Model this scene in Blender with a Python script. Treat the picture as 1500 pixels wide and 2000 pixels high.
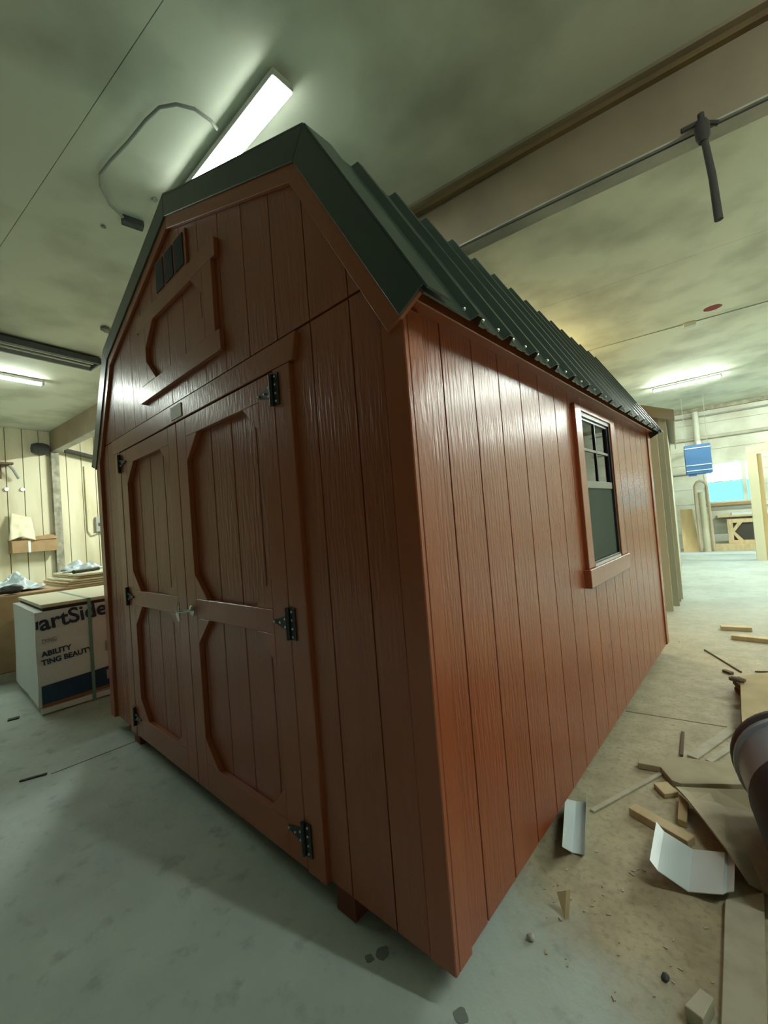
import bpy, bmesh, math, random
from mathutils import Vector, Matrix, noise
random.seed(7)
for o in list(bpy.data.objects): bpy.data.objects.remove(o, do_unlink=True)
SC = bpy.context.scene
COL = SC.collection

# ------------------------------------------------------------------ camera
G = 0.10                                   # shed floor height above the slab
Rr = Vector((0.73956325, 0.66845085, -0.07886476))
Rd = Vector((-0.07721541, -0.03213813, -0.99649632))
Rf = Vector((-0.66864338, 0.74306164, 0.02784652))
CAM = Vector((0.73998, -0.97107, 1.29073 + G))
FPX = 822.18
cd = bpy.data.cameras.new('camera'); co = bpy.data.objects.new('camera', cd); COL.objects.link(co)
cd.sensor_fit = 'VERTICAL'; cd.sensor_height = 36.0; cd.lens = FPX * 36.0 / 2000.0
cd.clip_start = 0.02; cd.clip_end = 100
m3 = Matrix((Rr, -Rd, -Rf)).transposed()
co.matrix_world = Matrix.Translation(CAM) @ m3.to_4x4()
SC.camera = co
# ------------------------------------------------------------------ world / exposure
w = bpy.data.worlds.new('world'); SC.world = w; w.use_nodes = True
bg = w.node_tree.nodes['Background']; bg.inputs[0].default_value = (0.62, 0.86, 1.0, 1); bg.inputs[1].default_value = 7.0
SC.view_settings.view_transform = 'Standard'; SC.view_settings.look = 'None'
SC.view_settings.gamma = 1.0; SC.view_settings.use_curve_mapping = False
SC.view_settings.exposure = 0.12
LAMP = dict(main=80.0, right=300.0, left=82.0, side=165.0, far=480.0, back=700.0)   # emission strength of the tubes; side and far are assumed, back is added
LCOL = (0.90, 1.0, 0.90)
WARM = (1.0, 0.80, 0.38)

# ------------------------------------------------------------------ frames and pixel helpers
RA = math.radians(7.0)
FW = Matrix.Identity(4)                    # shed frame
FR = Matrix.Rotation(RA, 4, 'Z')           # room frame
CEIL = 3.90
def ray(x, y): return Rr * ((x - 750) / FPX) + Rd * ((y - 1000) / FPX) + Rf
def pf(x, y, z=0.0):                       # pixel -> point on the level plane z
    d = ray(x, y); return CAM + d * ((z - CAM.z) / d.z)

# ------------------------------------------------------------------ materials
MATS = {}
def _n(nt, t, **k):
    n = nt.nodes.new(t)
    for a, b in k.items(): setattr(n, a, b)
    return n
def mat(name, base, rough=0.6, var=None, vscale=4.0, vstretch=(1, 1, 1), vmin=0.4, vmax=0.65, bump=0.0, bscale=30.0,
        bstretch=(1, 1, 1), metal=0.0, spec=0.5, coat=0.0, emit=None, estr=0.0, rvar=0.0):
    m = bpy.data.materials.new(name); m.use_nodes = True; nt = m.node_tree
    p = nt.nodes['Principled BSDF']
    p.inputs['Base Color'].default_value = (*base, 1); p.inputs['Roughness'].default_value = rough
    p.inputs['Metallic'].default_value = metal; p.inputs['Specular IOR Level'].default_value = spec
    if coat: p.inputs['Coat Weight'].default_value = coat; p.inputs['Coat Roughness'].default_value = 0.15
    if emit: p.inputs['Emission Color'].default_value = (*emit, 1); p.inputs['Emission Strength'].default_value = estr
    g = None
    if var or bump:
        g = _n(nt, 'ShaderNodeNewGeometry')
    def noise_tex(scale, stretch, detail=5):
        mp = _n(nt, 'ShaderNodeMapping'); mp.inputs['Scale'].default_value = stretch
        nt.links.new(g.outputs['Position'], mp.inputs['Vector'])
        n = _n(nt, 'ShaderNodeTexNoise'); n.inputs['Scale'].default_value = scale; n.inputs['Detail'].default_value = detail
        nt.links.new(mp.outputs[0], n.inputs['Vector']); return n
    if var:
        n = noise_tex(vscale, vstretch)
        r = _n(nt, 'ShaderNodeMapRange'); r.inputs[1].default_value = vmin; r.inputs[2].default_value = vmax
        nt.links.new(n.outputs['Fac'], r.inputs[0])
        mx = _n(nt, 'ShaderNodeMix', data_type='RGBA'); mx.inputs[6].default_value = (*base, 1); mx.inputs[7].default_value = (*var, 1)
        nt.links.new(r.outputs[0], mx.inputs[0]); nt.links.new(mx.outputs[2], p.inputs['Base Color'])
        if rvar:
            rr = _n(nt, 'ShaderNodeMapRange'); rr.inputs[3].default_value = rough; rr.inputs[4].default_value = rough + rvar
            nt.links.new(r.outputs[0], rr.inputs[0]); nt.links.new(rr.outputs[0], p.inputs['Roughness'])
    if bump:
        n = noise_tex(bscale, bstretch)
        b = _n(nt, 'ShaderNodeBump'); b.inputs['Strength'].default_value = bump; b.inputs['Distance'].default_value = 0.01
        nt.links.new(n.outputs['Fac'], b.inputs['Height']); nt.links.new(b.outputs[0], p.inputs['Normal'])
    MATS[name] = m; return m
M = MATS
mat('red_paint', (0.32, 0.080, 0.029), 0.27, bump=0.30, bscale=80, bstretch=(1, 1, 0.10), var=(0.295, 0.073, 0.027), vscale=9, vstretch=(1, 1, .1), spec=0.6)
mat('red_trim', (0.33, 0.085, 0.031), 0.27, spec=0.6, bump=0.12, bscale=60, bstretch=(1, 1, 0.3))
mat('roof_metal', (0.034, 0.058, 0.046), 0.30, spec=0.7, bump=0.05, bscale=6)
mat('black_iron', (0.012, 0.014, 0.013), 0.45, spec=0.5)
mat('chrome', (0.75, 0.76, 0.74), 0.18, metal=1.0)
mat('bolt_zinc', (0.7, 0.7, 0.66), 0.3, metal=1.0)
mat('slot_black', (0.02, 0.02, 0.018), 0.7)
mat('plate_cream', (0.55, 0.53, 0.38), 0.5)
mat('window_bronze', (0.018, 0.016, 0.020), 0.35)
mat('sill_lit', (0.75, 0.77, 0.75), 0.4)
mat('dark_interior', (0.10, 0.075, 0.05), 0.8, var=(.05, .04, .03))
mat('skid_red', (0.16, 0.04, 0.02), 0.6)
mat('tan_paint', (0.44, 0.42, 0.32), 0.5, bump=0.2, bscale=40, bstretch=(1, 1, .1))
mat('tan_light', (0.60, 0.57, 0.42), 0.5)
mat('tan_roof', (0.40, 0.36, 0.27), 0.45)
mat('ceiling_paint', (0.66, 0.68, 0.56), 0.75, var=(0.40, 0.41, 0.33), vscale=1.3, vmin=0.44, vmax=0.72, bump=0.15, bscale=7)
mat('beam_paint', (0.33, 0.26, 0.165), 0.7, var=(0.25, 0.20, 0.13), vscale=2)
mat('beam_grey', (0.50, 0.48, 0.40), 0.7, var=(0.34, 0.33, 0.27), vscale=3)
mat('beam_wood', (0.26, 0.17, 0.07), 0.7, var=(0.16, 0.11, 0.05), vscale=6, vstretch=(.3, 1, 1))
mat('plank_cream', (0.66, 0.62, 0.44), 0.7, var=(0.47, 0.41, 0.25), vscale=3.0, vstretch=(1, 1, .25), vmin=.45, vmax=.75)
mat('plank_gap', (0.16, 0.14, 0.09), 0.9)
mat('wall_white', (0.66, 0.68, 0.58), 0.7, var=(0.50, 0.50, 0.40), vscale=1.6)
mat('wall_grime', (0.22, 0.21, 0.15), 0.8, var=(.40, .38, .29), vscale=7)
mat('hose_tan', (0.52, 0.43, 0.30), 0.7)
mat('wall_dark', (0.08, 0.075, 0.06), 0.9)  # back wall colour, darkened to stand in for the unlit area behind the camera
mat('pipe_grey', (0.30, 0.31, 0.27), 0.6)
mat('dark_grey', (0.045, 0.05, 0.05), 0.7, var=(.07, .07, .065), vscale=20)
mat('rust_dark', (0.05, 0.045, 0.038), 0.8, bump=.4, bscale=60)
mat('fixture_white', (0.55, 0.57, 0.52), 0.5)
mat('fixture_grey', (0.10, 0.11, 0.12), 0.5)
mat('red_stain', (0.22, 0.03, 0.03), 0.8)
mat('wrap_white', (0.78, 0.82, 0.82), 0.45, bump=0.5, bscale=5)
mat('print_navy', (0.02, 0.035, 0.075), 0.5)
mat('print_grey', (0.30, 0.31, 0.30), 0.5)
mat('print_blue', (0.012, 0.045, 0.11), 0.45, var=(.02, .06, .13), vscale=10)
mat('print_orange', (0.30, 0.13, 0.06), 0.6)
mat('print_pink', (0.55, 0.42, 0.38), 0.6)
mat('strap_green', (0.16, 0.34, 0.27), 0.4)
mat('board_cream', (0.72, 0.68, 0.48), 0.7)
mat('board_dark_edge', (0.035, 0.032, 0.025), 0.9)
mat('cardboard', (0.40, 0.26, 0.13), 0.8, var=(.34, .22, .11), vscale=8)
mat('plastic_film', (0.62, 0.74, 0.78), 0.25, spec=.6)
mat('plywood', (0.62, 0.47, 0.24), 0.7, var=(0.52, 0.38, 0.18), vscale=6, vstretch=(1, 1, .2))
mat('pine', (0.62, 0.50, 0.30), 0.65, var=(0.52, 0.40, 0.22), vscale=14, vstretch=(1, .3, .3))
mat('pine_dull', (0.52, 0.49, 0.38), 0.75, var=(0.43, 0.40, 0.30), vscale=14)
mat('sheet_brown', (0.42, 0.37, 0.25), 0.8, var=(0.35, 0.30, 0.20), vscale=6)
mat('sheet_tan', (0.50, 0.40, 0.22), 0.8, var=(0.42, 0.33, 0.18), vscale=5)
mat('dark_wood', (0.12, 0.08, 0.045), 0.8)
mat('white_metal', (0.62, 0.70, 0.72), 0.35, spec=.6)
mat('bin_grey', (0.24, 0.30, 0.36), 0.35)
mat('bin_rim', (0.05, 0.055, 0.06), 0.4)
mat('bin_navy', (0.012, 0.018, 0.03), 0.55)
mat('heater_blue', (0.05, 0.14, 0.30), 0.4)
mat('oil_dark', (0.18, 0.205, 0.195), 0.5)
mat('stone', (0.45, 0.44, 0.38), 0.8)
mat('bench_dark', (0.05, 0.045, 0.035), 0.8)
mat('ground_out', (0.5, 0.55, 0.55), 0.9)

def glass_mat():
    m = bpy.data.materials.new('glass'); m.use_nodes = True; nt = m.node_tree; nt.nodes.clear()
    o = _n(nt, 'ShaderNodeOutputMaterial'); mx = _n(nt, 'ShaderNodeMixShader'); t = _n(nt, 'ShaderNodeBsdfTransparent'); g = _n(nt, 'ShaderNodeBsdfGlossy')
    t.inputs[0].default_value = (.55, .62, .58, 1); g.inputs['Roughness'].default_value = 0.02
    f = _n(nt, 'ShaderNodeFresnel'); f.inputs[0].default_value = 2.3
    nt.links.new(f.outputs[0], mx.inputs[0]); nt.links.new(t.outputs[0], mx.inputs[1]); nt.links.new(g.outputs[0], mx.inputs[2]); nt.links.new(mx.outputs[0], o.inputs[0])
    M['glass'] = m
    m = bpy.data.materials.new('clear_glass'); m.use_nodes = True; nt = m.node_tree; nt.nodes.clear()
    o = _n(nt, 'ShaderNodeOutputMaterial'); mx = _n(nt, 'ShaderNodeMixShader'); t = _n(nt, 'ShaderNodeBsdfTransparent'); g = _n(nt, 'ShaderNodeBsdfGlossy')
    g.inputs['Roughness'].default_value = 0.03; mx.inputs[0].default_value = .06
    nt.links.new(t.outputs[0], mx.inputs[1]); nt.links.new(g.outputs[0], mx.inputs[2]); nt.links.new(mx.outputs[0], o.inputs[0])
    M['clear_glass'] = m
    m = bpy.data.materials.new('blue_film'); m.use_nodes = True; nt = m.node_tree; nt.nodes.clear()
    o = _n(nt, 'ShaderNodeOutputMaterial'); mx = _n(nt, 'ShaderNodeMixShader'); t = _n(nt, 'ShaderNodeBsdfTransparent'); g = _n(nt, 'ShaderNodeBsdfGlossy')
    t.inputs[0].default_value = (.30, .80, .85, 1); g.inputs['Roughness'].default_value = 0.2; mx.inputs[0].default_value = .06
    nt.links.new(t.outputs[0], mx.inputs[1]); nt.links.new(g.outputs[0], mx.inputs[2]); nt.links.new(mx.outputs[0], o.inputs[0])
    M['blue_film'] = m
    m = bpy.data.materials.new('insect_screen'); m.use_nodes = True; nt = m.node_tree; nt.nodes.clear()
    o = _n(nt, 'ShaderNodeOutputMaterial'); mx = _n(nt, 'ShaderNodeMixShader'); t = _n(nt, 'ShaderNodeBsdfTransparent'); g = _n(nt, 'ShaderNodeBsdfDiffuse')
    g.inputs[0].default_value = (.16, .20, .17, 1); mx.inputs[0].default_value = .55
    nt.links.new(t.outputs[0], mx.inputs[1]); nt.links.new(g.outputs[0], mx.inputs[2]); nt.links.new(mx.outputs[0], o.inputs[0])
    M['insect_screen'] = m
glass_mat()

def floor_mat():
    m = bpy.data.materials.new('floor_concrete'); m.use_nodes = True; nt = m.node_tree; p = nt.nodes['Principled BSDF']
    g = _n(nt, 'ShaderNodeNewGeometry')
    def nz(scale, detail=6, rough=.6):
        n = _n(nt, 'ShaderNodeTexNoise'); n.inputs['Scale'].default_value = scale; n.inputs['Detail'].default_value = detail; n.inputs['Roughness'].default_value = rough
        nt.links.new(g.outputs['Position'], n.inputs['Vector']); return n
    def mr(src, a, b, c=0, d=1):
        r = _n(nt, 'ShaderNodeMapRange'); r.inputs[1].default_value = a; r.inputs[2].default_value = b; r.inputs[3].default_value = c; r.inputs[4].default_value = d
        nt.links.new(src, r.inputs[0]); return r.outputs[0]
    def mix(fac, a, b):
        x = _n(nt, 'ShaderNodeMix', data_type='RGBA'); nt.links.new(fac, x.inputs[0])
        for i, c in ((6, a), (7, b)):
            if isinstance(c, tuple): x.inputs[i].default_value = (*c, 1)
            else: nt.links.new(c, x.inputs[i])
        return x.outputs[2]
    c1 = mix(mr(nz(1.3).outputs['Fac'], .38, .66), (0.50, 0.58, 0.54), (0.36, 0.42, 0.40))
    c1 = mix(mr(nz(9).outputs['Fac'], .56, .74), c1, (0.30, 0.34, 0.32))
    # sawdust and trodden dirt lie along the window side of the shed
    sep = _n(nt, 'ShaderNodeSeparateXYZ'); nt.links.new(g.outputs['Position'], sep.inputs[0])
    def ma(op, a, b):
        k = _n(nt, 'ShaderNodeMath', operation=op)
        for i, c in ((0, a), (1, b)):
            if isinstance(c, (int, float)): k.inputs[i].default_value = c
            else: nt.links.new(c, k.inputs[i])
        return k.outputs[0]
    s = ma('ADD', ma('MULTIPLY', sep.outputs[1], 1.0), ma('MULTIPLY', sep.outputs[0], 0.30))
    s = ma('ADD', s, ma('MULTIPLY', nz(5).outputs['Fac'], .5))
    side = mr(ma('ADD', sep.outputs[0], ma('MULTIPLY', nz(2).outputs['Fac'], .6)), -0.7, -0.2)
    dust = ma('MULTIPLY', ma('MULTIPLY', mr(s, .55, .85), side), mr(sep.outputs[1], 3.4, 6.5, 1, .12))
    dcol = mix(mr(nz(7).outputs['Fac'], .35, .7), (0.50, 0.44, 0.30), (0.34, 0.29, 0.19))
    dcol = mix(mr(nz(40).outputs['Fac'], .5, .75), dcol, (0.30, 0.25, 0.16))
    c2 = mix(dust, c1, dcol)
    nt.links.new(c2, p.inputs['Base Color']); p.inputs['Roughness'].default_value = .62
    b = _n(nt, 'ShaderNodeBump'); b.inputs['Strength'].default_value = .25; b.inputs['Distance'].default_value = .01
    nt.links.new(nz(25).outputs['Fac'], b.inputs['Height']); nt.links.new(b.outputs[0], p.inputs['Normal'])
    M['floor_concrete'] = m
floor_mat()
def lamp_mat(name, col, s):
    m = bpy.data.materials.new(name); m.use_nodes = True; nt = m.node_tree; nt.nodes.clear()
    o = _n(nt, 'ShaderNodeOutputMaterial'); e = _n(nt, 'ShaderNodeEmission'); e.inputs[0].default_value = (*col, 1); e.inputs[1].default_value = s
    nt.links.new(e.outputs[0], o.inputs[0]); M[name] = m; return m

# ------------------------------------------------------------------ mesh builder
def tag(o, label=None, cat=None, group=None, kind=None):
    if label: o['label'] = label
    if cat: o['category'] = cat
    if group: o['group'] = group
    if kind: o['kind'] = kind
    return o
def thing(name, loc, label, cat, F=FW, rz=0.0, group=None):
    o = bpy.data.objects.new(name, None); COL.objects.link(o); o.empty_display_size = .1
    mw = F @ Matrix.Translation(Vector(loc)) @ Matrix.Rotation(rz, 4, 'Z')
    o.matrix_world = mw; o['_m'] = [x for r in mw for x in r]
    return tag(o, label, cat, group)
def rootm(o):
    v = list(o['_m']); return Matrix([v[i * 4:i * 4 + 4] for i in range(4)])
class MB:
    def __init__(s): s.v = []; s.f = []
    def add(s, vs, fs):
        k = len(s.v); s.v += [Vector(x) for x in vs]; s.f += [[i + k for i in q] for q in fs]; return s
    def box(s, x0, x1, y0, y1, z0, z1):
        vs = [(x, y, z) for z in (z0, z1) for y in (y0, y1) for x in (x0, x1)]
        return s.add(vs, [(0, 2, 3, 1), (4, 5, 7, 6), (0, 1, 5, 4), (2, 6, 7, 3), (0, 4, 6, 2), (1, 3, 7, 5)])
    def obox(s, p, q, wd, h, up=Vector((0, 0, 1))):          # bar from p to q
        p = Vector(p); q = Vector(q); d = (q - p).normalized(); sd = d.cross(up).normalized(); u = sd.cross(d)
        vs = [e + sd * a * wd / 2 + u * b * h for e in (p, q) for b in (0, 1) for a in (-1, 1)]
        return s.add(vs, [(0, 1, 3, 2), (4, 6, 7, 5), (0, 4, 5, 1), (2, 3, 7, 6), (0, 2, 6, 4), (1, 5, 7, 3)])
    def prism(s, pts, d):                                     # closed polygon swept by vector d
        n = len(pts); d = Vector(d); a = [Vector(p) for p in pts]; vs = a + [p + d for p in a]
        fs = [list(range(n))[::-1], list(range(n, 2 * n))] + [(i, (i + 1) % n, (i + 1) % n + n, i + n) for i in range(n)]
        return s.add(vs, fs)
    def ringprism(s, outer, inner, d):                        # frame with a hole, equal counts
        n = len(outer); d = Vector(d); o = [Vector(p) for p in outer]; i_ = [Vector(p) for p in inner]
        vs = o + i_ + [p + d for p in o] + [p + d for p in i_]; fs = []
        for k in range(n):
            j = (k + 1) % n
            fs += [(k, j, n + j, n + k), (2 * n + k, 3 * n + k, 3 * n + j, 2 * n + j), (k, 2 * n + k, 2 * n + j, j), (n + k, n + j, 3 * n + j, 3 * n + k)]
        return s.add(vs, fs)
    def tube(s, path, r, n=10, caps=True):
        P = [Vector(p) for p in path]; rs = r if isinstance(r, (list, tuple)) else [r] * len(P); vs = []; fs = []
        nrm = None
        for i, p in enumerate(P):
            t = ((P[min(i + 1, len(P) - 1)] - p).normalized() + (p - P[max(i - 1, 0)]).normalized()).normalized()
            if nrm is None:
                nrm = t.orthogonal().normalized()
            else: nrm = (nrm - t * nrm.dot(t)).normalized()
            bn = t.cross(nrm)
            for k in range(n):
                a = 2 * math.pi * k / n; vs.append(p + (nrm * math.cos(a) + bn * math.sin(a)) * rs[i])
        for i in range(len(P) - 1):
            for k in range(n):
                k2 = (k + 1) % n; fs.append((i * n + k, i * n + k2, (i + 1) * n + k2, (i + 1) * n + k))
        if caps: fs += [list(range(n))[::-1], list(range((len(P) - 1) * n, len(P) * n))]
        return s.add(vs, fs)
    def lathe(s, c, ax, prof, n=28, caps=(False, False)):     # prof: (r, t along ax)
        c = Vector(c); ax = Vector(ax).normalized(); u = ax.orthogonal().normalized(); v = ax.cross(u); vs = []; fs = []
        for r, t in prof:
            for k in range(n):
                a = 2 * math.pi * k / n; vs.append(c + ax * t + (u * math.cos(a) + v * math.sin(a)) * r)
        for i in range(len(prof) - 1):
            for k in range(n):
                k2 = (k + 1) % n; fs.append((i * n + k, i * n + k2, (i + 1) * n + k2, (i + 1) * n + k))
        if caps[0]: fs.append(list(range(n))[::-1])
        if caps[1]: fs.append(list(range((len(prof) - 1) * n, len(prof) * n)))
        return s.add(vs, fs)
    def build(s, name, mt, parent=None, F=FW, bevel=0.0, smooth=False, label=None):
        lo = Vector((min(v[i] for v in s.v) for i in range(3))); hi = Vector((max(v[i] for v in s.v) for i in range(3)))
        c = (lo + hi) / 2
        if parent is None: c.z = lo.z
        me = bpy.data.meshes.new(name); me.from_pydata([v - c for v in s.v], [], s.f)
        bm = bmesh.new(); bm.from_mesh(me); bmesh.ops.recalc_face_normals(bm, faces=bm.faces[:]); bm.to_mesh(me); bm.free()
        me.materials.append(M[mt])
        if smooth:
            for p in me.polygons: p.use_smooth = True
        o = bpy.data.objects.new(name, me); COL.objects.link(o)
        place(o, c, parent, F)
        if bevel:
            b = o.modifiers.new('bevel', 'BEVEL'); b.width = bevel; b.segments = 1; b.limit_method = 'ANGLE'
        if smooth:
            o.data.set_sharp_from_angle(angle=math.radians(40))
        if label: o['label'] = label
        return o
def place(o, c, parent, F):
    if parent is None:
        o.matrix_world = F @ Matrix.Translation(c)
    else:
        o.parent = parent; root = parent; chain = parent
        # world of a parent part = its own frame placement
        pm = PW.get(parent.name) or rootm(parent)
        o.matrix_parent_inverse = pm.inverted() @ F
        o.location = c
    PW[o.name] = F @ Matrix.Translation(c)
PW = {}
def B(*a): return MB().box(*a)
def struct(o): o['kind'] = 'structure'; return o

# ------------------------------------------------------------------ room shell
A0, A1, B0, B1 = -10.2, 5.5, -4.6, 13.6
fl = struct(B(A0 - .15, A1 + .15, B0 - .15, B1 + .15, -0.12, 0).build('floor', 'floor_concrete', F=FR))
# slab joints: dark filled saw cuts
for (p, q) in (((100, 1512), (285, 1440)), ((1222, 1389), (1425, 1421))):
    P, Q = pf(*p), pf(*q); d = (Q - P) * .15
    MB().obox(P + Vector((0, 0, -.002)), Q + d + Vector((0, 0, -.002)), .008, .0035).build('floor_joint', 'plank_gap', fl)
ce = struct(B(A0 - .15, A1 + .15, B0 - .15, B1 + .15, CEIL + .012, CEIL + .15).build('ceiling', 'plank_gap', F=FR))
bs = [B0, 0.015, 2.35, 4.4, 6.40, 8.4, 10.5, 12.2, B1]
for i in range(len(bs) - 1):
    xs = [A0, A1]
    for j in range(1):
        B(xs[j] + .002, xs[j + 1] - .002, bs[i] + .002, bs[i + 1] - .002, CEIL, CEIL + .012).build('ceiling_panel', 'ceiling_paint', ce, F=FR)
# left wall: vertical planks over a dark backing
wl = struct(B(A0 - .15, A0 - .03, B0, B1, 0, CEIL).build('wall_left', 'plank_gap', F=FR))
b = B0; k = 0
while b < B1 - .05:
    wd = random.choice((.20, .24, .27, .28)); e = min(b + wd, B1)
    B(A0 - .03, A0 + random.uniform(0, .008), b + .007, e - .007, 0, CEIL - .002).build('plank', 'plank_cream', wl, F=FR); b = e
# far wall with window opening, horizontal boards
WA0, WA1, WZ0, WZ1 = 1.30, 2.42, 1.28, 2.30
wf = struct(MB().box(A0, WA0 - .04, B1 + .02, B1 + .15, 0, CEIL).box(WA1 + .04, A1, B1 + .02, B1 + .15, 0, CEIL)
            .box(WA0 - .04, WA1 + .04, B1 + .02, B1 + .15, 0, WZ0 - .04).box(WA0 - .04, WA1 + .04, B1 + .02, B1 + .15, WZ1 + .04, CEIL)
            .build('wall_far', 'wall_grime', F=FR))
zs = [0, .40, .80, 1.24, 1.66, 2.07, 2.34, 2.72, 3.06, 3.46, CEIL]
for i in range(len(zs) - 1):
    z0, z1 = zs[i] + .004, zs[i + 1] - .004
    segs = [(-4.0, A1)]
    if z1 > WZ0 - .03 and z0 < WZ1 + .03: segs = [(-4.0, WA0 - .04), (WA1 + .04, A1)]
    for a0, a1 in segs:
        B(a0, a1, B1, B1 + .02, z0, z1).build('wall_board', 'wall_white', wf, F=FR)
B(A0, -4.0, B1, B1 + .02, 0, CEIL).build('wall_board', 'wall_white', wf, F=FR)
struct(B(A1, A1 + .15, B0, B1, 0, CEIL).build('wall_right', 'wall_white', F=FR))
struct(B(A0, A1, B0 - .15, B0, 0, CEIL).build('wall_back', 'wall_dark', F=FR))
# window in the far wall
wn = thing('window_1', ((WA0 + WA1) / 2, B1, WZ0), None, None, F=FR); wn['kind'] = 'structure'
AM = 2.08
fr = MB().box(WA0 - .06, WA0, B1 - .03, B1 + .1, WZ0 - .05, WZ1 + .08).box(WA1, WA1 + .06, B1 - .03, B1 + .1, WZ0 - .05, WZ1 + .08)
fr.box(WA0, WA1, B1 - .03, B1 + .1, WZ1, WZ1 + .08).box(WA0, WA1, B1 - .03, B1 + .1, WZ0 - .05, WZ0).box(AM - .045, AM + .045, B1 - .03, B1 + .1, WZ0, WZ1)
fr.build('window_frame', 'wall_white', wn, F=FR, bevel=.004)
for a0, a1 in ((WA0, AM - .045), (AM + .045, WA1)):
    B(a0, a1, B1 + .02, B1 + .06, 1.80, 1.83).build('meeting_rail', 'wall_white', wn, F=FR)
    B(a0, a1, B1 + .04, B1 + .046, 1.83, WZ1).build('pane', 'clear_glass', wn, F=FR)
    B(a0, a1, B1 + .035, B1 + .041, WZ0, 1.80).build('pane', 'blue_film', wn, F=FR)
B(WA0 - .08, WA1 + .02, B1 - .09, B1, WZ0 - .12, WZ0 - .05).build('window_sill', 'cardboard', wn, F=FR, bevel=.004)
# dirt-stained cornice and pipes along the far wall
struct(B(-2, A1, B1 - .10, B1, CEIL - .10, CEIL).build('trim_1', 'wall_grime', F=FR))
def wallpipe(name, z, r, a0, a1, label, mt='pipe_grey', b=B1 - .06):
    o = MB().tube([(a0, b, z), (a1, b, z)], r, 10).build(name, mt, F=FR, smooth=True); return tag(o, label, 'pipe')
wallpipe('wall_pipe', 3.66, .022, -1, 5.0, 'thin grey pipe just under the cornice of the far white wall')
wallpipe('wall_pipe', 3.06, .045, -1, 5.0, 'thick grey pipe running along far wall behind the blue heater', 'beam_grey')
wallpipe('wall_pipe', 2.11, .016, -.5, 1.2, 'thin dark pipe on far wall ending beside the window', 'pipe_grey')
wallpipe('wall_pipe', 1.10, .018, 1.22, 3.6, 'pale conduit with a round elbow below the window sill', 'pipe_grey')
# ceiling beam that spans the room
bm_ = thing('ceiling_beam', (0, 1.99, CEIL - .44), 'long dropped ceiling beam with a brown wooden ledge along its top', 'beam', F=FR)
def skew(b0, b1, z0, z1):
    k = .028 * -A0
    pl = [(A0, b0 + k), (0, b0), (A1, b0), (A1, b1), (0, b1), (A0, b1 + k)]
    return MB().prism([(x, y, z0) for x, y in pl], (0, 0, z1 - z0))
skew(1.945, 2.095, CEIL - .43, CEIL).build('beam_face', 'beam_paint', bm_, F=FR)
skew(1.945, 2.095, CEIL - .44, CEIL - .43).build('beam_soffit', 'beam_grey', bm_, F=FR)
B(-3.6, A1, 1.905, 1.945, CEIL - .055, CEIL).build('wooden_ledge', 'beam_wood', bm_, F=FR)
B(-3.6, A1, 1.86, 1.905, CEIL - .022, CEIL).build('wooden_ledge', 'beam_paint', bm_, F=FR)
# post under the beam on the left wall
tag(B(A0 + .01, A0 + .11, 2.215, 2.35, 0, CEIL - .44).build('wall_post', 'wall_grime', F=FR), 'dull grime-grey post on plank wall under the ceiling beam', 'post')

# ------------------------------------------------------------------ lamps
def tube_lamp(name, p, q, label, mt, wd=.06, drop=.03, F=FW, group=None, housing='fixture_white', flat=False):
    p = Vector(p); q = Vector(q); c = (p + q) / 2
    t = thing(name, (c.x, c.y, p.z), label, 'light', F=F, group=group)
    d = (q - p).normalized(); s = Vector((0, 0, 1))
    zt = Vector((0, 0, .0 if flat else .028))
    ex = .012 if flat else .03
    MB().obox(p - d * ex + zt, q + d * ex + zt, wd * 1.04 if flat else wd * 1.25, .045).build('housing', housing, t, F=F, bevel=.004)
    MB().obox(p - Vector((0, 0, .003 if flat else 0)), q - Vector((0, 0, .003 if flat else 0)), wd, .003 if flat else .03).build('light_tube', mt, t, F=F)
    for e, sg in ((p, -1), (q, 1)):
        MB().obox(e + d * sg * .002, e + d * sg * ex, wd * (1.0 if flat else 1.15), .010 if flat else .03).build('end_cap', housing, t, F=F)
    if p.z + .075 < CEIL - .01:
        for k in (.12, .88):
            x = p.lerp(q, k)
            MB().tube([x + Vector((0, 0, .07)), Vector((x.x, x.y, CEIL))], .004, 6).build('hanger', 'pipe_grey', t, F=F)
    return t
lamp_mat('lamp_main', LCOL, LAMP['main']); lamp_mat('lamp_right', LCOL, LAMP['right']); lamp_mat('lamp_left', LCOL, LAMP['left'])
lamp_mat('lamp_assumed_side', LCOL, LAMP['side']); lamp_mat('lamp_assumed_far', LCOL, LAMP['far']); lamp_mat('lamp_assumed_warm', WARM, 1500.0); lamp_mat('lamp_added_back', LCOL, LAMP['back']); lamp_mat('glow_dot', (1, 1, .95), 6.0)
ZL = 3.82
p0 = pf(551, 166, ZL); p1 = p0 + (pf(390, 366, ZL) - p0).normalized() * 1.22
tube_lamp('tube_light', p0, p1, 'glaring white tube light hung over the red shed roof', 'lamp_main', wd=.13, flat=True)
tube_lamp('tube_light', (.37, 9.92, 3.80), (1.50, 9.82, 3.80), 'lit tube light on the ceiling before the far window wall', 'lamp_right', F=FR)
tube_lamp('tube_light', (-6.90, 1.17, 3.82), (-6.93, -1.27, 3.82), 'lit tube light near the plank wall beyond the unlit fixture', 'lamp_left', F=FR)
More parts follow.
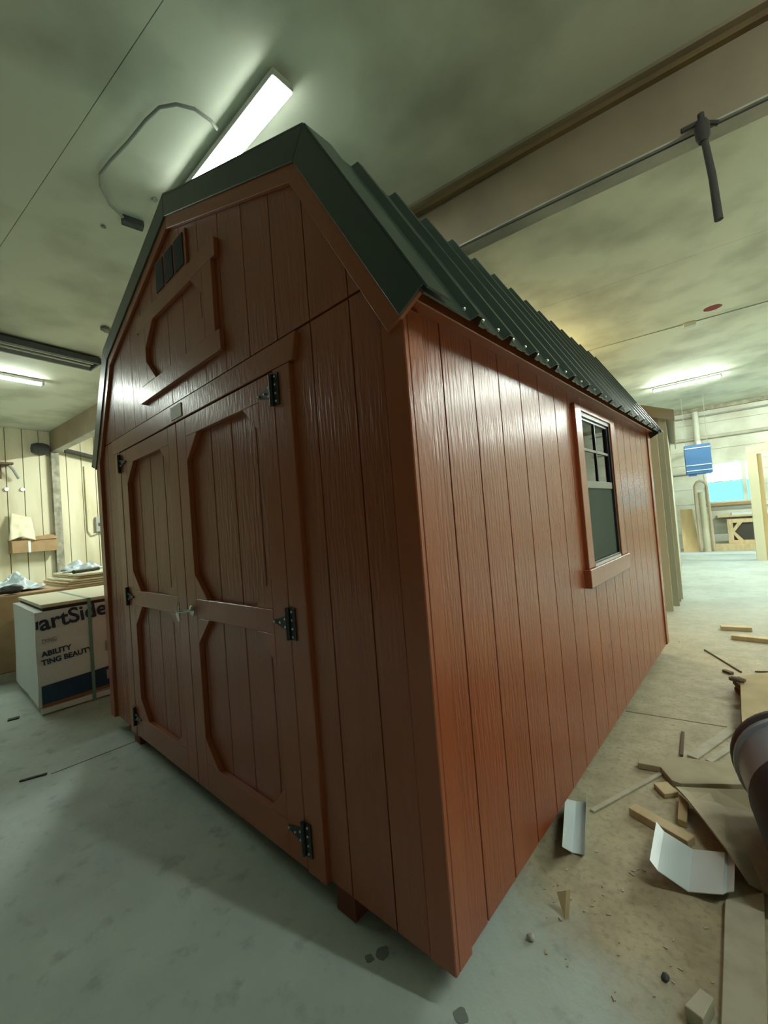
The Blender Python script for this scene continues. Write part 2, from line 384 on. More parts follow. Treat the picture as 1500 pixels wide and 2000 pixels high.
# unlit wide fixture
t = thing('unlit_fixture', (-5.75, .9, 3.78), 'unlit grey trough light fixture on ceiling near the plank wall', 'light', F=FR)
MB().prism([(-5.84, 0, 3.875), (-5.79, 0, 3.895), (-5.55, 0, 3.895), (-5.50, 0, 3.875), (-5.50, 0, 3.80), (-5.53, 0, 3.80), (-5.60, 0, 3.86), (-5.74, 0, 3.86), (-5.81, 0, 3.80), (-5.84, 0, 3.80)], (0, 1.42, 0)).build('trough', 'fixture_grey', t, F=FR)
MB().tube([(-5.72, .05, 3.83), (-5.72, 1.37, 3.83)], .016, 10).build('unlit_tube', 'fixture_white', t, F=FR, smooth=True)
MB().tube([(-5.62, .05, 3.83), (-5.62, 1.37, 3.83)], .016, 10).build('unlit_tube', 'fixture_white', t, F=FR, smooth=True)
B(-5.84, -5.50, 1.40, 1.42, 3.80, 3.88).build('end_plate', 'fixture_grey', t, F=FR)
# assumed tubes, unseen out of the frame, and an added one behind the shed
tube_lamp('tube_light', (1.85, .50, 3.80), (3.05, .72, 3.80), 'assumed unseen tube light over the debris aisle beside the red shed', 'lamp_assumed_side')  # assumed tube, placed to match the eave and floor shadows
tube_lamp('tube_light', (3.2, 6.0, 3.80), (4.4, 6.0, 3.80), 'assumed unseen tube light over the aisle beside the tan shed', 'lamp_assumed_far', F=FR)  # assumed tube that brightens the far aisle and the side wall highlights
tube_lamp('tube_light', (3.0, 10.6, 3.80), (4.2, 10.6, 3.80), 'assumed unseen tube light in corner near the far wall', 'lamp_assumed_far', F=FR)  # assumed tube that brightens the far end
tube_lamp('tube_light', (-8.4, 3.7, 3.80), (-7.2, 3.7, 3.80), 'added unseen tube light behind the red shed brightening the plank wall', 'lamp_added_back', F=FR)  # added tube, hidden by the shed, to brighten the plank wall
# assumed warm bulb, unseen behind the red shed, giving the yellow ceiling glow
wb = thing('assumed_bulb_holder', (-2.2, 5.6, 3.62), 'assumed unseen warm bare bulb in ceiling holder behind the red shed', 'light')
MB().lathe((-2.2, 5.6, 3.62), (0, 0, 1), [(.001, 0), (.03, .012), (.042, .045), (.03, .09), (.018, .12)], 16).build('bulb', 'lamp_assumed_warm', wb, smooth=True)
MB().lathe((-2.2, 5.6, 3.74), (0, 0, 1), [(.02, 0), (.03, .01), (.03, .06), (.06, .07), (.06, .16)], 16, (True, True)).build('socket', 'fixture_white', wb, smooth=True)

# ------------------------------------------------------------------ the red barn shed
W, L = 3.10, 3.62
CX = -W / 2
EAVE = (0.085, 1.935); KNEE = (-0.36, 2.70); PEAK = (CX, 3.15)
def mirror(x): return 2 * CX - x
def zroof(x):
    if x > CX: x = x
    else: x = mirror(x)
    if x >= KNEE[0]: return KNEE[1] + (x - KNEE[0]) / (EAVE[0] - KNEE[0]) * (EAVE[1] - KNEE[1])
    return PEAK[1] + (x - PEAK[0]) / (KNEE[0] - PEAK[0]) * (KNEE[1] - PEAK[1])
SH = thing('barn_shed', (CX, L / 2, 0), 'red gambrel-roofed barn shed with double doors and dark green metal roof', 'shed')
def part(mb, name, mt, parent=None, bevel=0.0, smooth=False, label=None):
    for v in mb.v: v.z += G
    return mb.build(name, mt, parent or SH, bevel=bevel, smooth=smooth, label=label)
GR = .0026                                                  # half groove
# floor frame and skids
part(B(-W + .03, -.03, .03, L - .03, .0, .09), 'floor_frame', 'skid_red')
for x0, x1, sy in ((-.53, -.43, .012), (-1.60, -1.50, .6), (-2.68, -2.57, .012)):
    part(B(x0, x1, sy, L - .02, -G, .0), 'skid', 'skid_red', bevel=.004)
# side wall with the window
SX = -.010
WY0, WY1, WZa, WZb = 1.575, 2.19, .955, 1.845
sw = part(MB().box(-.06, SX - .011, .03, WY0, 0, 1.97).box(-.06, SX - .011, WY1, L - .035, 0, 1.97).box(-.06, SX - .011, WY0, WY1, 0, WZa).box(-.06, SX - .011, WY0, WY1, WZb, 1.97), 'side_wall', 'red_paint')
edges = [.09] + [.2032 * k for k in range(1, 18) if .2032 * k < L - .12] + [L - .09]
for a, b in zip(edges[:-1], edges[1:]):
    a2, b2 = a + GR, b - GR
    spans = [(a2, b2, 0.002, 1.97)]
    if b2 > WY0 and a2 < WY1:
        spans = [(a2, b2, .002, WZa), (a2, b2, WZb, 1.97)]
        if a2 < WY0: spans.append((a2, WY0, WZa, WZb))
        if b2 > WY1: spans.append((WY1, b2, WZa, WZb))
    for s in spans: part(B(SX - .012, SX, *s), 'siding_board', 'red_paint', sw, bevel=.0015)
part(B(SX - .03, 0, .02, .09, 0, 1.93), 'corner_trim', 'red_trim', bevel=.003)
part(B(SX - .03, 0, L - .09, L, 0, 1.93), 'corner_trim', 'red_trim', bevel=.003)
part(B(SX - .02, .030, .0, L, 1.940, 1.985), 'eave_board', 'red_trim', bevel=.003)
# side window
wd = part(B(SX - .01, .012, 1.47, WY0, WZa, 1.875), 'window_casing', 'red_trim', bevel=.003)
part(B(SX - .01, .012, WY1, 2.295, WZa, 1.875), 'window_casing', 'red_trim', bevel=.003)
part(B(SX - .01, .012, WY0, WY1, WZb, 1.875), 'window_casing', 'red_trim', bevel=.003)
part(B(SX - .01, .028, 1.435, 2.33, .855, WZa), 'window_apron', 'red_trim', bevel=.003)
wdn = part(MB().ringprism([(-.085, WY0, WZa), (-.085, WY1, WZa), (-.085, WY1, WZb), (-.085, WY0, WZb)],
                          [(-.085, WY0 + .025, WZa + .025), (-.085, WY1 - .025, WZa + .025), (-.085, WY1 - .025, WZb - .025), (-.085, WY0 + .025, WZb - .025)], (.089, 0, 0)), 'window_frame', 'window_bronze', bevel=.002)
ZM = 1.425
part(MB().ringprism([(-.034, WY0 + .025, ZM - .02), (-.034, WY1 - .025, ZM - .02), (-.034, WY1 - .025, WZb - .025), (-.034, WY0 + .025, WZb - .025)],
                    [(-.034, WY0 + .035, ZM + .015), (-.034, WY1 - .045, ZM + .015), (-.034, WY1 - .045, WZb - .04), (-.034, WY0 + .035, WZb - .04)], (.028, 0, 0)), 'upper_sash', 'window_bronze', wdn)
part(B(-.034, -.004, WY0 + .025, WY1 - .025, ZM - .022, ZM + .022), 'meeting_rail', 'pipe_grey', wdn, bevel=.003)
part(B(-.016, -.008, (WY0 + WY1) / 2 - .007, (WY0 + WY1) / 2 + .007, ZM, WZb - .03), 'muntin', 'window_bronze', wdn)
part(B(-.016, -.008, WY0 + .03, WY1 - .03, 1.625, 1.640), 'muntin', 'pipe_grey', wdn)
part(B(-.020, -.016, WY0 + .025, WY1 - .025, ZM, WZb - .025), 'pane', 'glass', wdn)
part(B(-.040, -.036, WY0 + .025, WY1 - .025, WZa + .025, ZM), 'pane', 'glass', wdn)
part(B(-.012, -.011, WY0 + .025, WY1 - .025, WZa + .025, ZM - .02), 'insect_screen', 'insect_screen', wdn)
part(B(-.03, .010, WY0 + .02, WY1 - .02, WZa, WZa + .012), 'sill_strip', 'sill_lit', wdn)  # white colour stands in for light caught on the frame's sill
# far side and back walls
part(B(-W, -W + .03, 0, L, 0, 1.97), 'left_wall', 'red_paint')
part(MB().prism([(x, L - .03, z) for x, z in ((0 - .02, 0), (-.02, 1.97), (KNEE[0], KNEE[1] - .06), (CX, PEAK[1] - .06), (mirror(KNEE[0]), KNEE[1] - .06), (-W + .02, 1.97), (-W + .02, 0))], (0, .03, 0)), 'back_wall', 'red_paint')
# front wall, lower: backing, corner boards and siding
FY = .004
fw = part(MB().box(-.58, -.02, FY + .011, FY + .04, 0, 2.045).box(-W + .02, -2.60, FY + .011, FY + .04, 0, 2.045).box(-2.60, -.58, FY + .011, FY + .04, 1.94, 2.045), 'front_wall', 'red_paint')
for e in ([-.09, -.222, -.425, -.56], [-2.62, -2.70, -2.865, -3.01]):
    for a, b in zip(e[:-1], e[1:]):
        part(B(b + GR, a - GR, FY, FY + .012, 0.0, 2.04), 'siding_board', 'red_paint', fw, bevel=.0015)
part(B(-.09, 0, 0, .02, 0, 2.04), 'corner_trim', 'red_trim', bevel=.003)
part(B(-W, -W + .09, -.016, .02, -.008, 2.04), 'corner_trim', 'red_trim', bevel=.003)
# gable siding, laid slightly over the lower sheets
GY = .004
gw = part(MB().prism([(x, GY + .012, z) for x, z in ((EAVE[0] - .09, 2.045), (KNEE[0], KNEE[1] - .03), (CX, PEAK[1] - .03), (mirror(KNEE[0]), KNEE[1] - .03), (mirror(EAVE[0] - .09), 2.045))], (0, .025, 0)), 'gable_wall', 'red_paint')
x = .02; ed = [x]; k = 0
ed = [.0] + [-.222 - .2032 * k for k in range(0, 15) if -.222 - .2032 * k > -W + .05] + [-W]
for a, b in zip(ed[:-1], ed[1:]):
    xs = [b + GR] + sorted([q for q in (KNEE[0], CX, mirror(KNEE[0])) if b + GR < q < a - GR]) + [a - GR]
    top = [(q, GY, max(zroof(q) - .03, 2.06)) for q in xs]
    part(MB().prism([(b + GR, GY, 2.048), (a - GR, GY, 2.048)] + top[::-1], (0, .014, 0)), 'gable_board', 'red_paint', gw)
# rake boards and metal rake trim
def slopeseg(p, q): return Vector((p[0], 0, p[1])), Vector((q[0], 0, q[1]))
def inset(pts, d):      # polyline offset inward (down)
    out = []
    for i, p in enumerate(pts):
        n = Vector((0, 0))
        ds = []
        if i: ds.append((Vector(pts[i]) - Vector(pts[i - 1])).normalized())
        if i < len(pts) - 1: ds.append((Vector(pts[i + 1]) - Vector(pts[i])).normalized())
        ns = [Vector((e.y, -e.x)) for e in ds]      # inward when walking left->right over the top
        if len(ns) == 1: o = ns[0] * d
        else:
            o = (ns[0] + ns[1]); o = o * (d / (1 + ns[0].dot(ns[1])))
        out.append(Vector(p) + o)
    return out
RL = [(mirror(EAVE[0]), EAVE[1]), (mirror(KNEE[0]), KNEE[1]), PEAK, KNEE, EAVE]
def rake_band(d0, d1, y0, y1, name, mt, sel):
    a = inset(RL, d0); c = inset(RL, d1)
    for i in sel:
        poly = [a[i], a[i + 1], c[i + 1], c[i]]
        part(MB().prism([(v.x, y0, v.y) for v in poly], (0, y1 - y0, 0)), name, mt, bevel=.002)
rake_band(.01, .155, -.014, GY, 'rake_board', 'red_trim', range(4))
rake_band(-.012, .095, -.022, -.014, 'rake_trim', 'roof_metal', range(4))
# back rake
rake_band(-.012, .095, L + .03, L + .04, 'rake_trim', 'roof_metal', range(4))
# metal roof panels with ribs
def roof_panel(p, q, y0, y1, n_out, ribs):
    P = Vector((p[0], 0, p[1])); Q = Vector((q[0], 0, q[1])); nv = Vector((n_out[0], 0, n_out[1])).normalized()
    prof = [(y0, 0)]
    for r in ribs:
        if y0 + .03 <= r <= y1 - .03:
            prof += [(r - .028, 0), (r - .013, .027), (r + .013, .027), (r + .028, 0)]
            for m in (r + .076, r + .152):
                if m + .02 < y1: prof += [(m - .015, 0), (m - .008, .004), (m + .008, .004), (m + .015, 0)]
    prof.append((y1, 0)); prof.sort(key=lambda t: t[0])
    vs = []; fs = []
    for e in (P, Q):
        for y, h in prof: vs.append(e + Vector((0, y, 0)) + nv * h)
        for y, h in prof: vs.append(e + Vector((0, y, 0)) + nv * (h - .006))
    n = len(prof)
    for i in range(n - 1):
        fs += [(i, i + 1, 2 * n + i + 1, 2 * n + i), (n + i, 3 * n + i, 3 * n + i + 1, n + i + 1), (i, n + i, n + i + 1, i + 1), (2 * n + i, 2 * n + i + 1, 3 * n + i + 1, 3 * n + i)]
    fs += [(0, 2 * n, 3 * n, n), (n - 1, 2 * n - 1, 4 * n - 1, 3 * n - 1)]
    return MB().add(vs, fs)
ribs = [.030 + .2286 * k for k in range(1, 16)]
cuts = [-.018, 1.055, 1.97, 2.885, L + .03]
low = Vector(EAVE) - Vector(KNEE); lo_e = (EAVE[0] + low.normalized().x * .02, EAVE[1] + low.normalized().y * .02)
nr = Vector((-low.y, low.x)); nr = nr if nr.x > 0 else -nr
KN2 = (KNEE[0] - low.normalized().x * .022, KNEE[1] - low.normalized().y * .022)
up = Vector(KNEE) - Vector(PEAK); nu = Vector((-up.y, up.x)); nu = nu if nu.y > 0 else -nu
for a, b in zip(cuts[:-1], cuts[1:]):
    part(roof_panel(KN2, lo_e, a, b, nr, ribs), 'roof_panel', 'roof_metal')
    part(roof_panel(PEAK, KNEE, a, b, nu, ribs), 'roof_panel', 'roof_metal')
    part(roof_panel((mirror(KNEE[0]), KNEE[1]), (mirror(lo_e[0]), lo_e[1]), a, b, (-nr.x, nr.y), ribs), 'roof_panel', 'roof_metal')
    part(roof_panel(PEAK, (mirror(KNEE[0]), KNEE[1]), a, b, (-nu.x, nu.y), ribs), 'roof_panel', 'roof_metal')
# top legs of the rake trim lie on the outermost strip of the roof
for (p, q, nn) in ((KNEE, lo_e, nr), (PEAK, KNEE, nu), ((mirror(KNEE[0]), KNEE[1]), (mirror(lo_e[0]), lo_e[1]), Vector((-nr.x, nr.y))), (PEAK, (mirror(KNEE[0]), KNEE[1]), Vector((-nu.x, nu.y)))):
    n3 = Vector((nn.x, 0, nn.y)).normalized()
    for y0, y1 in ((-.022, .10), (L - .07, L + .04)):
        P = Vector((p[0], y0, p[1])) + n3 * .012; Q = Vector((q[0], y0, q[1])) + n3 * .012
        part(MB().prism([P, Q, Q + n3 * .006, P + n3 * .006], (0, y1 - y0, 0)), 'rake_trim_top', 'roof_metal')
part(MB().prism([(CX - .12, -.02, PEAK[1] - .022), (CX, -.02, PEAK[1] + .028), (CX + .12, -.02, PEAK[1] - .022), (CX, -.02, PEAK[1] + .012)], (0, L + .06, 0)), 'ridge_cap', 'roof_metal')
# screw heads along the eave
mb = MB()
for r in ribs:
    for o in (-.06, .06):
        if 0 < r + o < L: mb.lathe((lo_e[0] - .012 + .006, r + o, lo_e[1] + .02 + .003), (nr.x, 0, nr.y), [(.006, 0), (.006, .006), (.001, .009)], 6)
e_ = part(mb, 'roof_screws', 'bolt_zinc'); e_['kind'] = 'stuff'

# double doors
DZ0, DZ1 = -.008, 1.925
DOORS = ((-1.592, -.660, 1), (-2.532, -1.598, -1))
def octo(x0, x1, z0, z1, c=.13):
    return [(x0 + c, z0), (x1 - c, z0), (x1, z0 + c * .95), (x1, z1 - c * .95), (x1 - c, z1), (x0 + c, z1), (x0, z1 - c * .95), (x0, z0 + c * .95)]
def octrect(x0, x1, z0, z1, i, cx, cz):
    return [(cx, z0), (cx + .0, z0)]
def octframe(x0, x1, z0, z1, ox0, ox1, oz0, oz1, c=.13):
    inner = octo(ox0, ox1, oz0, oz1, c)
    outer = [(ox0 + c, z0), (ox1 - c, z0), (x1, oz0 + c), (x1, oz1 - c), (ox1 - c, z1), (ox0 + c, z1), (x0, oz1 - c), (x0, oz0 + c)]
    return outer, inner
DYF, DYB = -.012, .016
for x0, x1, s in DOORS:
    gro = sorted([q for q in ([-.849 - .2032 * k for k in range(4)] if s > 0 else [-1.865 - .2032 * k for k in range(4)]) if x0 + .05 < q < x1 - .05])
    root = part(B(x0 + .004, x1 - .004, DYB + .010, DYB + .024, DZ0 + .004, DZ1), 'shed_door', 'red_paint')
    e = [x0 + .004] + gro + [x1 - .004]
    for a, b in zip(e[:-1], e[1:]):
        part(B(a + GR, b - GR, DYB, DYB + .011, DZ0 + .004, DZ1 - .004), 'door_board', 'red_paint', root, bevel=.003)
    xa, xb = x0 + .112, x1 - .112
    def poly(pts, nm='door_trim'):
        part(MB().prism([(x, DYF, z) for x, z in pts], (0, DYB - DYF, 0)), nm, 'red_trim', root, bevel=.002)
    poly([(x0, DZ0), (xa, DZ0), (xa, DZ1), (x0, DZ1)], 'door_stile'); poly([(xb, DZ0), (x1, DZ0), (x1, DZ1), (xb, DZ1)], 'door_stile')
    for z0, z1 in ((DZ0, .135), (.878, .978), (1.83, DZ1)):
        poly([(xa, z0), (xb, z0), (xb, z1), (xa, z1)], 'door_rail')
    c = .13
    for z0, z1 in ((.135, .878), (.978, 1.83)):
        poly([(xa, z0), (xa + c, z0), (xa, z0 + c)], 'corner_gusset'); poly([(xb - c, z0), (xb, z0), (xb, z0 + c)], 'corner_gusset')
        poly([(xa, z1 - c), (xa + c, z1), (xa, z1)], 'corner_gusset'); poly([(xb - c, z1), (xb, z1 - c), (xb, z1)], 'corner_gusset')
# casing and header
part(B(-.655, -.547, -.014, FY + .01, -.012, 1.93), 'door_casing', 'red_trim', bevel=.003)
part(B(-2.645, -2.537, -.014, FY + .01, -.012, 1.93), 'door_casing', 'red_trim', bevel=.003)
part(MB().prism([(x, -.016, z) for x, z in ((-.52, 1.932), (-.49, 2.03), (-2.70, 2.03), (-2.67, 1.932))], (0, .045, 0)), 'door_header', 'red_trim', bevel=.003)
part(B(-1.632, -1.497, -.020, -.015, 1.945, 2.015), 'name_plate', 'plate_cream', label='small cream plate')
# strap hinges
def hinge(xg, z, s):       # s=+1: strap points to -X (right door)
    h = part(B(min(xg, xg + s * .042), max(xg, xg + s * .042), -.020, -.012, z - .062, z + .062), 'strap_hinge', 'black_iron', label='black strap hinge')
    part(MB().prism([(xg, -.019, z - .034), (xg, -.019, z + .034), (xg - s * .065, -.019, z + .014), (xg - s * .105, -.019, z + .006), (xg - s * .105, -.019, z - .006), (xg - s * .065, -.019, z - .014)], (0, .006, 0)), 'strap', 'black_iron', h)
    part(MB().tube([(xg, -.024, z - .062), (xg, -.024, z + .062)], .0085, 8), 'knuckle', 'black_iron', h, smooth=True)
    for dx, dz in ((.026, -.048), (.026, -.017), (.026, .017), (.026, .048), (-.022, .016), (-.022, -.016), (-.055, 0), (-.096, 0)):
        part(MB().lathe((xg + s * dx, -.020, z + dz), (0, -1, 0), [(.005, -.002), (.005, .003), (.002, .005)], 8, (False, True)), 'bolt', 'bolt_zinc', h)
for z in (.118, .934, 1.848):
    hinge(-.657, z, 1); hinge(-2.535, z, -1)
hd = part(MB().tube([(-1.585, -.062, .865), (-1.585, -.066, .90), (-1.585, -.066, .93), (-1.585, -.062, .962)], [.007, .010, .010, .007], 10), 'door_handle', 'chrome', smooth=True, label='chrome T handle')
part(MB().tube([(-1.54, -.012, .915), (-1.56, -.05, .915), (-1.585, -.066, .915)], .009, 10), 'handle_stem', 'chrome', hd, smooth=True)
part(MB().lathe((-1.535, -.010, .915), (0, -1, 0), [(.028, -.003), (.028, .006), (.02, .012), (.001, .014)], 16), 'rose', 'chrome', hd, smooth=True)
# false loft door in the gable
LY0, LY1 = -.020, GY
xl, xr = CX - .475, CX + .475
def lpoly(pts, nm): return part(MB().prism([(x, LY0, z) for x, z in pts], (0, LY1 - LY0, 0)), nm, 'red_trim', bevel=.002)
lpoly([(CX - .515, 2.145), (CX + .515, 2.145), (CX + .515, 2.24), (CX - .515, 2.24)], 'loft_rail')
lpoly([(CX - .515, 2.583), (CX + .515, 2.583), (CX + .515, 2.672), (CX - .515, 2.672)], 'loft_rail')
lpoly([(xl, 2.24), (xl + .095, 2.24), (xl + .095, 2.583), (xl, 2.583)], 'loft_stile')
lpoly([(xr - .095, 2.24), (xr, 2.24), (xr, 2.583), (xr - .095, 2.583)], 'loft_stile')
a0, a1 = xl + .095, xr - .095; c = .13
for pts in ([(a0, 2.24), (a0 + c, 2.24), (a0, 2.24 + c)], [(a1 - c, 2.24), (a1, 2.24), (a1, 2.24 + c)], [(a0, 2.583 - c), (a0 + c, 2.583), (a0, 2.583)], [(a1 - c, 2.583), (a1, 2.583 - c), (a1, 2.583)]):
    lpoly(pts, 'loft_gusset')
# three-slot gable vent
vt = part(B(CX - .205, CX + .205, -.008, GY, 2.69, 2.885), 'gable_vent', 'red_trim', bevel=.002)
for k in range(3):
    x0 = CX - .185 + k * .13
    part(B(x0, x0 + .105, -.012, -.006, 2.705, 2.87), 'vent_slot', 'slot_black', vt)

# ------------------------------------------------------------------ tan shed behind it (parallel to the room)
tb = Vector((.56, 5.98, 0)); TW = 2.6
TS = thing('tan_shed', (tb.x - TW / 2, tb.y + 1.8, 0), 'tan painted garden shed standing behind the red barn shed', 'shed', F=FR)
def tp(mb, nm, mt, parent=None, bevel=.003): return mb.build(nm, mt, parent or TS, F=FR, bevel=bevel)
ax1, ax0, by0, by1 = tb.x, tb.x - TW, tb.y, tb.y + 3.6
tc = (ax0 + ax1) / 2
tp(B(ax0 + .03, ax1 - .03, by0 + .03, by1 - .03, .0, .12), 'floor_frame', 'tan_paint')
def troof(a): return 2.60 + (TW / 2 - abs(a - tc)) * .40
front = tp(MB().prism([(ax0 + .02, by0 + .02, .05), (ax1 - .02, by0 + .02, .05), (ax1 - .02, by0 + .02, 2.58), (tc, by0 + .02, 3.08), (ax0 + .02, by0 + .02, 2.58)], (0, .04, 0)), 'front_wall', 'tan_paint')
a = ax0 + .09; e = [a]
while a + .2032 < ax1 - .1: a += .2032; e.append(a)
e.append(ax1 - .09)
for p, q in zip(e[:-1], e[1:]):
    xs = [p + GR] + ([tc] if p + GR < tc < q - GR else []) + [q - GR]
    tp(MB().prism([(p + GR, by0 + .008, .05), (q - GR, by0 + .008, .05)] + [(x, by0 + .008, troof(x) - .02) for x in xs[::-1]], (0, .012, 0)), 'siding_board', 'tan_paint', front, 0)
side = tp(B(ax1 - .06, ax1 - .02, by0 + .02, by1, .05, 2.58), 'side_wall', 'tan_light')  # paler tan than the other walls: light on this side is painted in
bb = by0 + .09
while bb < by1 - .1:
    q = min(bb + .2032, by1 - .09)
    tp(B(ax1 - .02, ax1 - .008, bb + GR, q - GR, .05, 2.58), 'siding_board', 'tan_light', side); bb = q
tp(B(ax0 + .02, ax0 + .06, by0 + .02, by1, .05, 2.58), 'side_wall', 'tan_paint')
tp(B(ax0 + .02, ax1 - .02, by1 - .04, by1, .05, 2.6), 'back_wall', 'tan_paint')
for x0, x1 in ((ax0, ax0 + .09), (ax1 - .09, ax1)): tp(B(x0, x1, by0, by0 + .02, .04, 2.58), 'corner_trim', 'tan_light')
tp(B(ax1 - .02, ax1, by0 + .02, by0 + .09, .04, 2.58), 'corner_trim', 'tan_light')
tp(B(ax1 - .02, ax1, by1 - .09, by1, .04, 2.58), 'corner_trim', 'tan_light')
for s in (-1, 1):
    x1 = tc + s * (TW / 2 + .10); z1 = 2.60 - .04
    tp(MB().prism([(tc, by0 - .08, 3.12), (x1, by0 - .08, z1), (x1, by0 - .08, z1 + .05), (tc, by0 - .08, 3.17)], (0, 3.78, 0)), 'roof_slope', 'tan_roof')
    tp(MB().prism([(tc, by0 - .10, 3.03), (x1, by0 - .10, z1 - .09), (x1, by0 - .10, z1 + .06), (tc, by0 - .10, 3.18)], (0, .02, 0)), 'rake_board', 'tan_roof')
    tp(B(min(x1, x1 - s * .02), max(x1, x1 - s * .02), by0 - .08, by1 + .1, z1 - .09, z1 + .05), 'eave_board', 'tan_roof')
# panels leaning on the tan shed
def leaning(name, px_br, a_w, h, th, mt, label, lean=.10, back=None):
    P = FR.inverted() @ pf(*px_br)
    o = MB().prism([(P.x - a_w, P.y, .0), (P.x, P.y, .0), (P.x, P.y + lean, h), (P.x - a_w, P.y + lean, h)], (0, th, 0)).build(name, mt, F=FR, bevel=.002)
    return tag(o, label, 'panel')
leaning('leaning_panel', (1316, 1194), .62, 2.28, .03, 'tan_light', 'cream trim panel leaning behind the corner of the red shed', .16)
leaning('leaning_panel', (1328, 1184), .62, 2.36, .03, 'tan_paint', 'olive tan panel leaning between cream panel and tan shed', .12)

# ------------------------------------------------------------------ wrapped siding bundle on the left
BX0, BX1, BY0, BY1 = -5.14, -3.90, -.33, 3.6
BU = thing('siding_bundle', ((BX0 + BX1) / 2, (BY0 + BY1) / 2, 0), 'white wrapped siding bundle with navy print beside the red shed', 'bundle')
def bp(mb, nm, mt, parent=None, bevel=0.0, label=None, smooth=False): return mb.build(nm, mt, parent or BU, bevel=bevel, label=label, smooth=smooth)
# soft wrapping: a box of fine grid, pushed about by noise
def wrap_mesh():
    mb = MB(); nx, ny, nz = 12, 36, 9
    def P(u, v, w_):
        p = Vector((BX0 + (BX1 - BX0) * u, BY0 + (BY1 - BY0) * v, .07 + .80 * w_))
        d = noise.noise_vector(p * 3.1) * .012
        d.x = min(d.x, .004); return p + Vector((d.x * .6, d.y, d.z * .4))
    def grid(f, n, m):
        vs = [f(i / n, j / m) for j in range(m + 1) for i in range(n + 1)]
        mb.add(vs, [(j * (n + 1) + i, j * (n + 1) + i + 1, (j + 1) * (n + 1) + i + 1, (j + 1) * (n + 1) + i) for j in range(m) for i in range(n)])
    grid(lambda a, b: P(1, a, b), ny, nz); grid(lambda a, b: P(0, a, b), ny, nz); grid(lambda a, b: P(a, 0, b), nx, nz); grid(lambda a, b: P(a, 1, b), nx, nz); grid(lambda a, b: P(a, b, 1), nx, ny)
    return mb
bp(wrap_mesh(), 'plastic_wrap', 'wrap_white', smooth=True)
bp(B(BX0 + .02, BX1 - .02, BY0 + .06, BY1 - .02, .86, .895), 'dark_top_sheet', 'board_dark_edge')
bp(B(BX0 - .02, BX1 - .03, BY0 + .05, BY1, .895, .925), 'cover_board', 'board_cream', bevel=.003)
for y in (BY0 + .02, .0, 1.2, 2.4, 3.4): bp(B(BX0, BX1 - .005, y, y + .09, 0, .07), 'pallet_runner', 'pine_dull', bevel=.003)
bp(B(BX1 - .02, BX1 + .004, BY0 + .01, BY1, .012, .062), 'bottom_strip', 'wrap_white', bevel=.002)
XF = BX1 + .006
def flat(yz, nm, mt, lift=.0): return bp(MB().prism([(XF + lift, y, z) for y, z in yz], (.0015, 0, 0)), nm, mt)
flat([(BY0 + .02, .245), (.0, .262), (.35, .285), (.35, .115), (.0, .100), (BY0 + .02, .090)], 'printed_band', 'print_blue')
flat([(BY0 + .02, .090), (.0, .100), (.35, .115), (.35, .085), (BY0 + .02, .062)], 'printed_stripe', 'print_orange')
flat([(.165, .16), (.27, .165), (.27, .25), (.165, .245)], 'printed_badge', 'print_pink', .002)
flat([(.165, .42), (.205, .425), (.205, .52), (.165, .51)], 'printed_badge', 'print_grey', .002)
def text(s, y, z, size, mt, tilt=0.0, bold=0.0, width=None):
    cu = bpy.data.curves.new('lettering', 'FONT'); cu.body = s; cu.size = size; cu.offset = bold; cu.extrude = .0008
    to = bpy.data.objects.new('tmp', cu); COL.objects.link(to)
    dg = bpy.context.evaluated_depsgraph_get(); me = bpy.data.meshes.new_from_object(to.evaluated_get(dg))
    bpy.data.objects.remove(to, do_unlink=True)
    xs = [v.co.x for v in me.vertices]; sc = (width / (max(xs) - min(xs))) if width else 1.0; x0 = min(xs)
    mb = MB(); ct, st = math.cos(tilt), math.sin(tilt)
    mb.add([(XF + .003 + v.co.z, y + (v.co.x - x0) * sc * ct - v.co.y * st, z + (v.co.x - x0) * sc * st + v.co.y * ct) for v in me.vertices], [list(p.vertices) for p in me.polygons])
    bpy.data.meshes.remove(me)
    return bp(mb, 'lettering', mt)
text('artSide', -.298, .712, .185, 'print_navy', .10, .004, .50)
flat([(-.326, .725), (-.310, .728), (-.308, .80), (-.326, .79)], 'lettering', 'print_navy')
text('DING', -.29, .60, .050, 'print_grey', .06, .0005, .10)
text('ABILITY', -.30, .488, .062, 'print_navy', .08, .002, .215)
text('TING BEAUTY', -.30, .418, .062, 'print_navy', .08, .002, .37)
MBs = MB().box(XF + .003, XF + .006, .045, .072, .0, .93); bp(MBs, 'strap', 'strap_green')
bp(B(BX0, BX1, .045, .072, .925, .928), 'strap', 'strap_green')
# brown stack behind, loose boards, film, tube
ST = thing('brown_carton_stack', (-6.2, 1.9, 0), 'low brown cardboard-clad stack behind the white wrapped bundle', 'stack')
B(-7.3, -5.45, -.5, 3.4, 0, .10).build('pallet', 'pine_dull', ST); B(-7.3, -5.45, -.5, 3.4, .10, .93).build('carton', 'cardboard', ST, bevel=.01)
for k in range(5):
    y0 = .12 + .10 * random.random() + .03 * k; x1 = -5.5 - .06 * random.random()
    o = MB().prism([(x1 - 1.2, y0, .932 + k * .028), (x1, y0 + .04, .932 + k * .028), (x1, 3.1, .932 + k * .028), (x1 - 1.2, 3.0, .932 + k * .028)], (0, 0, .022)).build('loose_board', 'plywood' if k % 2 else 'board_cream', bevel=.002)
    tag(o, ['bottom loose board of the pile on the brown stack', 'second loose board from bottom on the brown stack', 'middle loose board of the pile on the brown stack', 'second loose board from top on the brown stack', 'topmost pale board of the pile on the brown stack'][k], 'board')
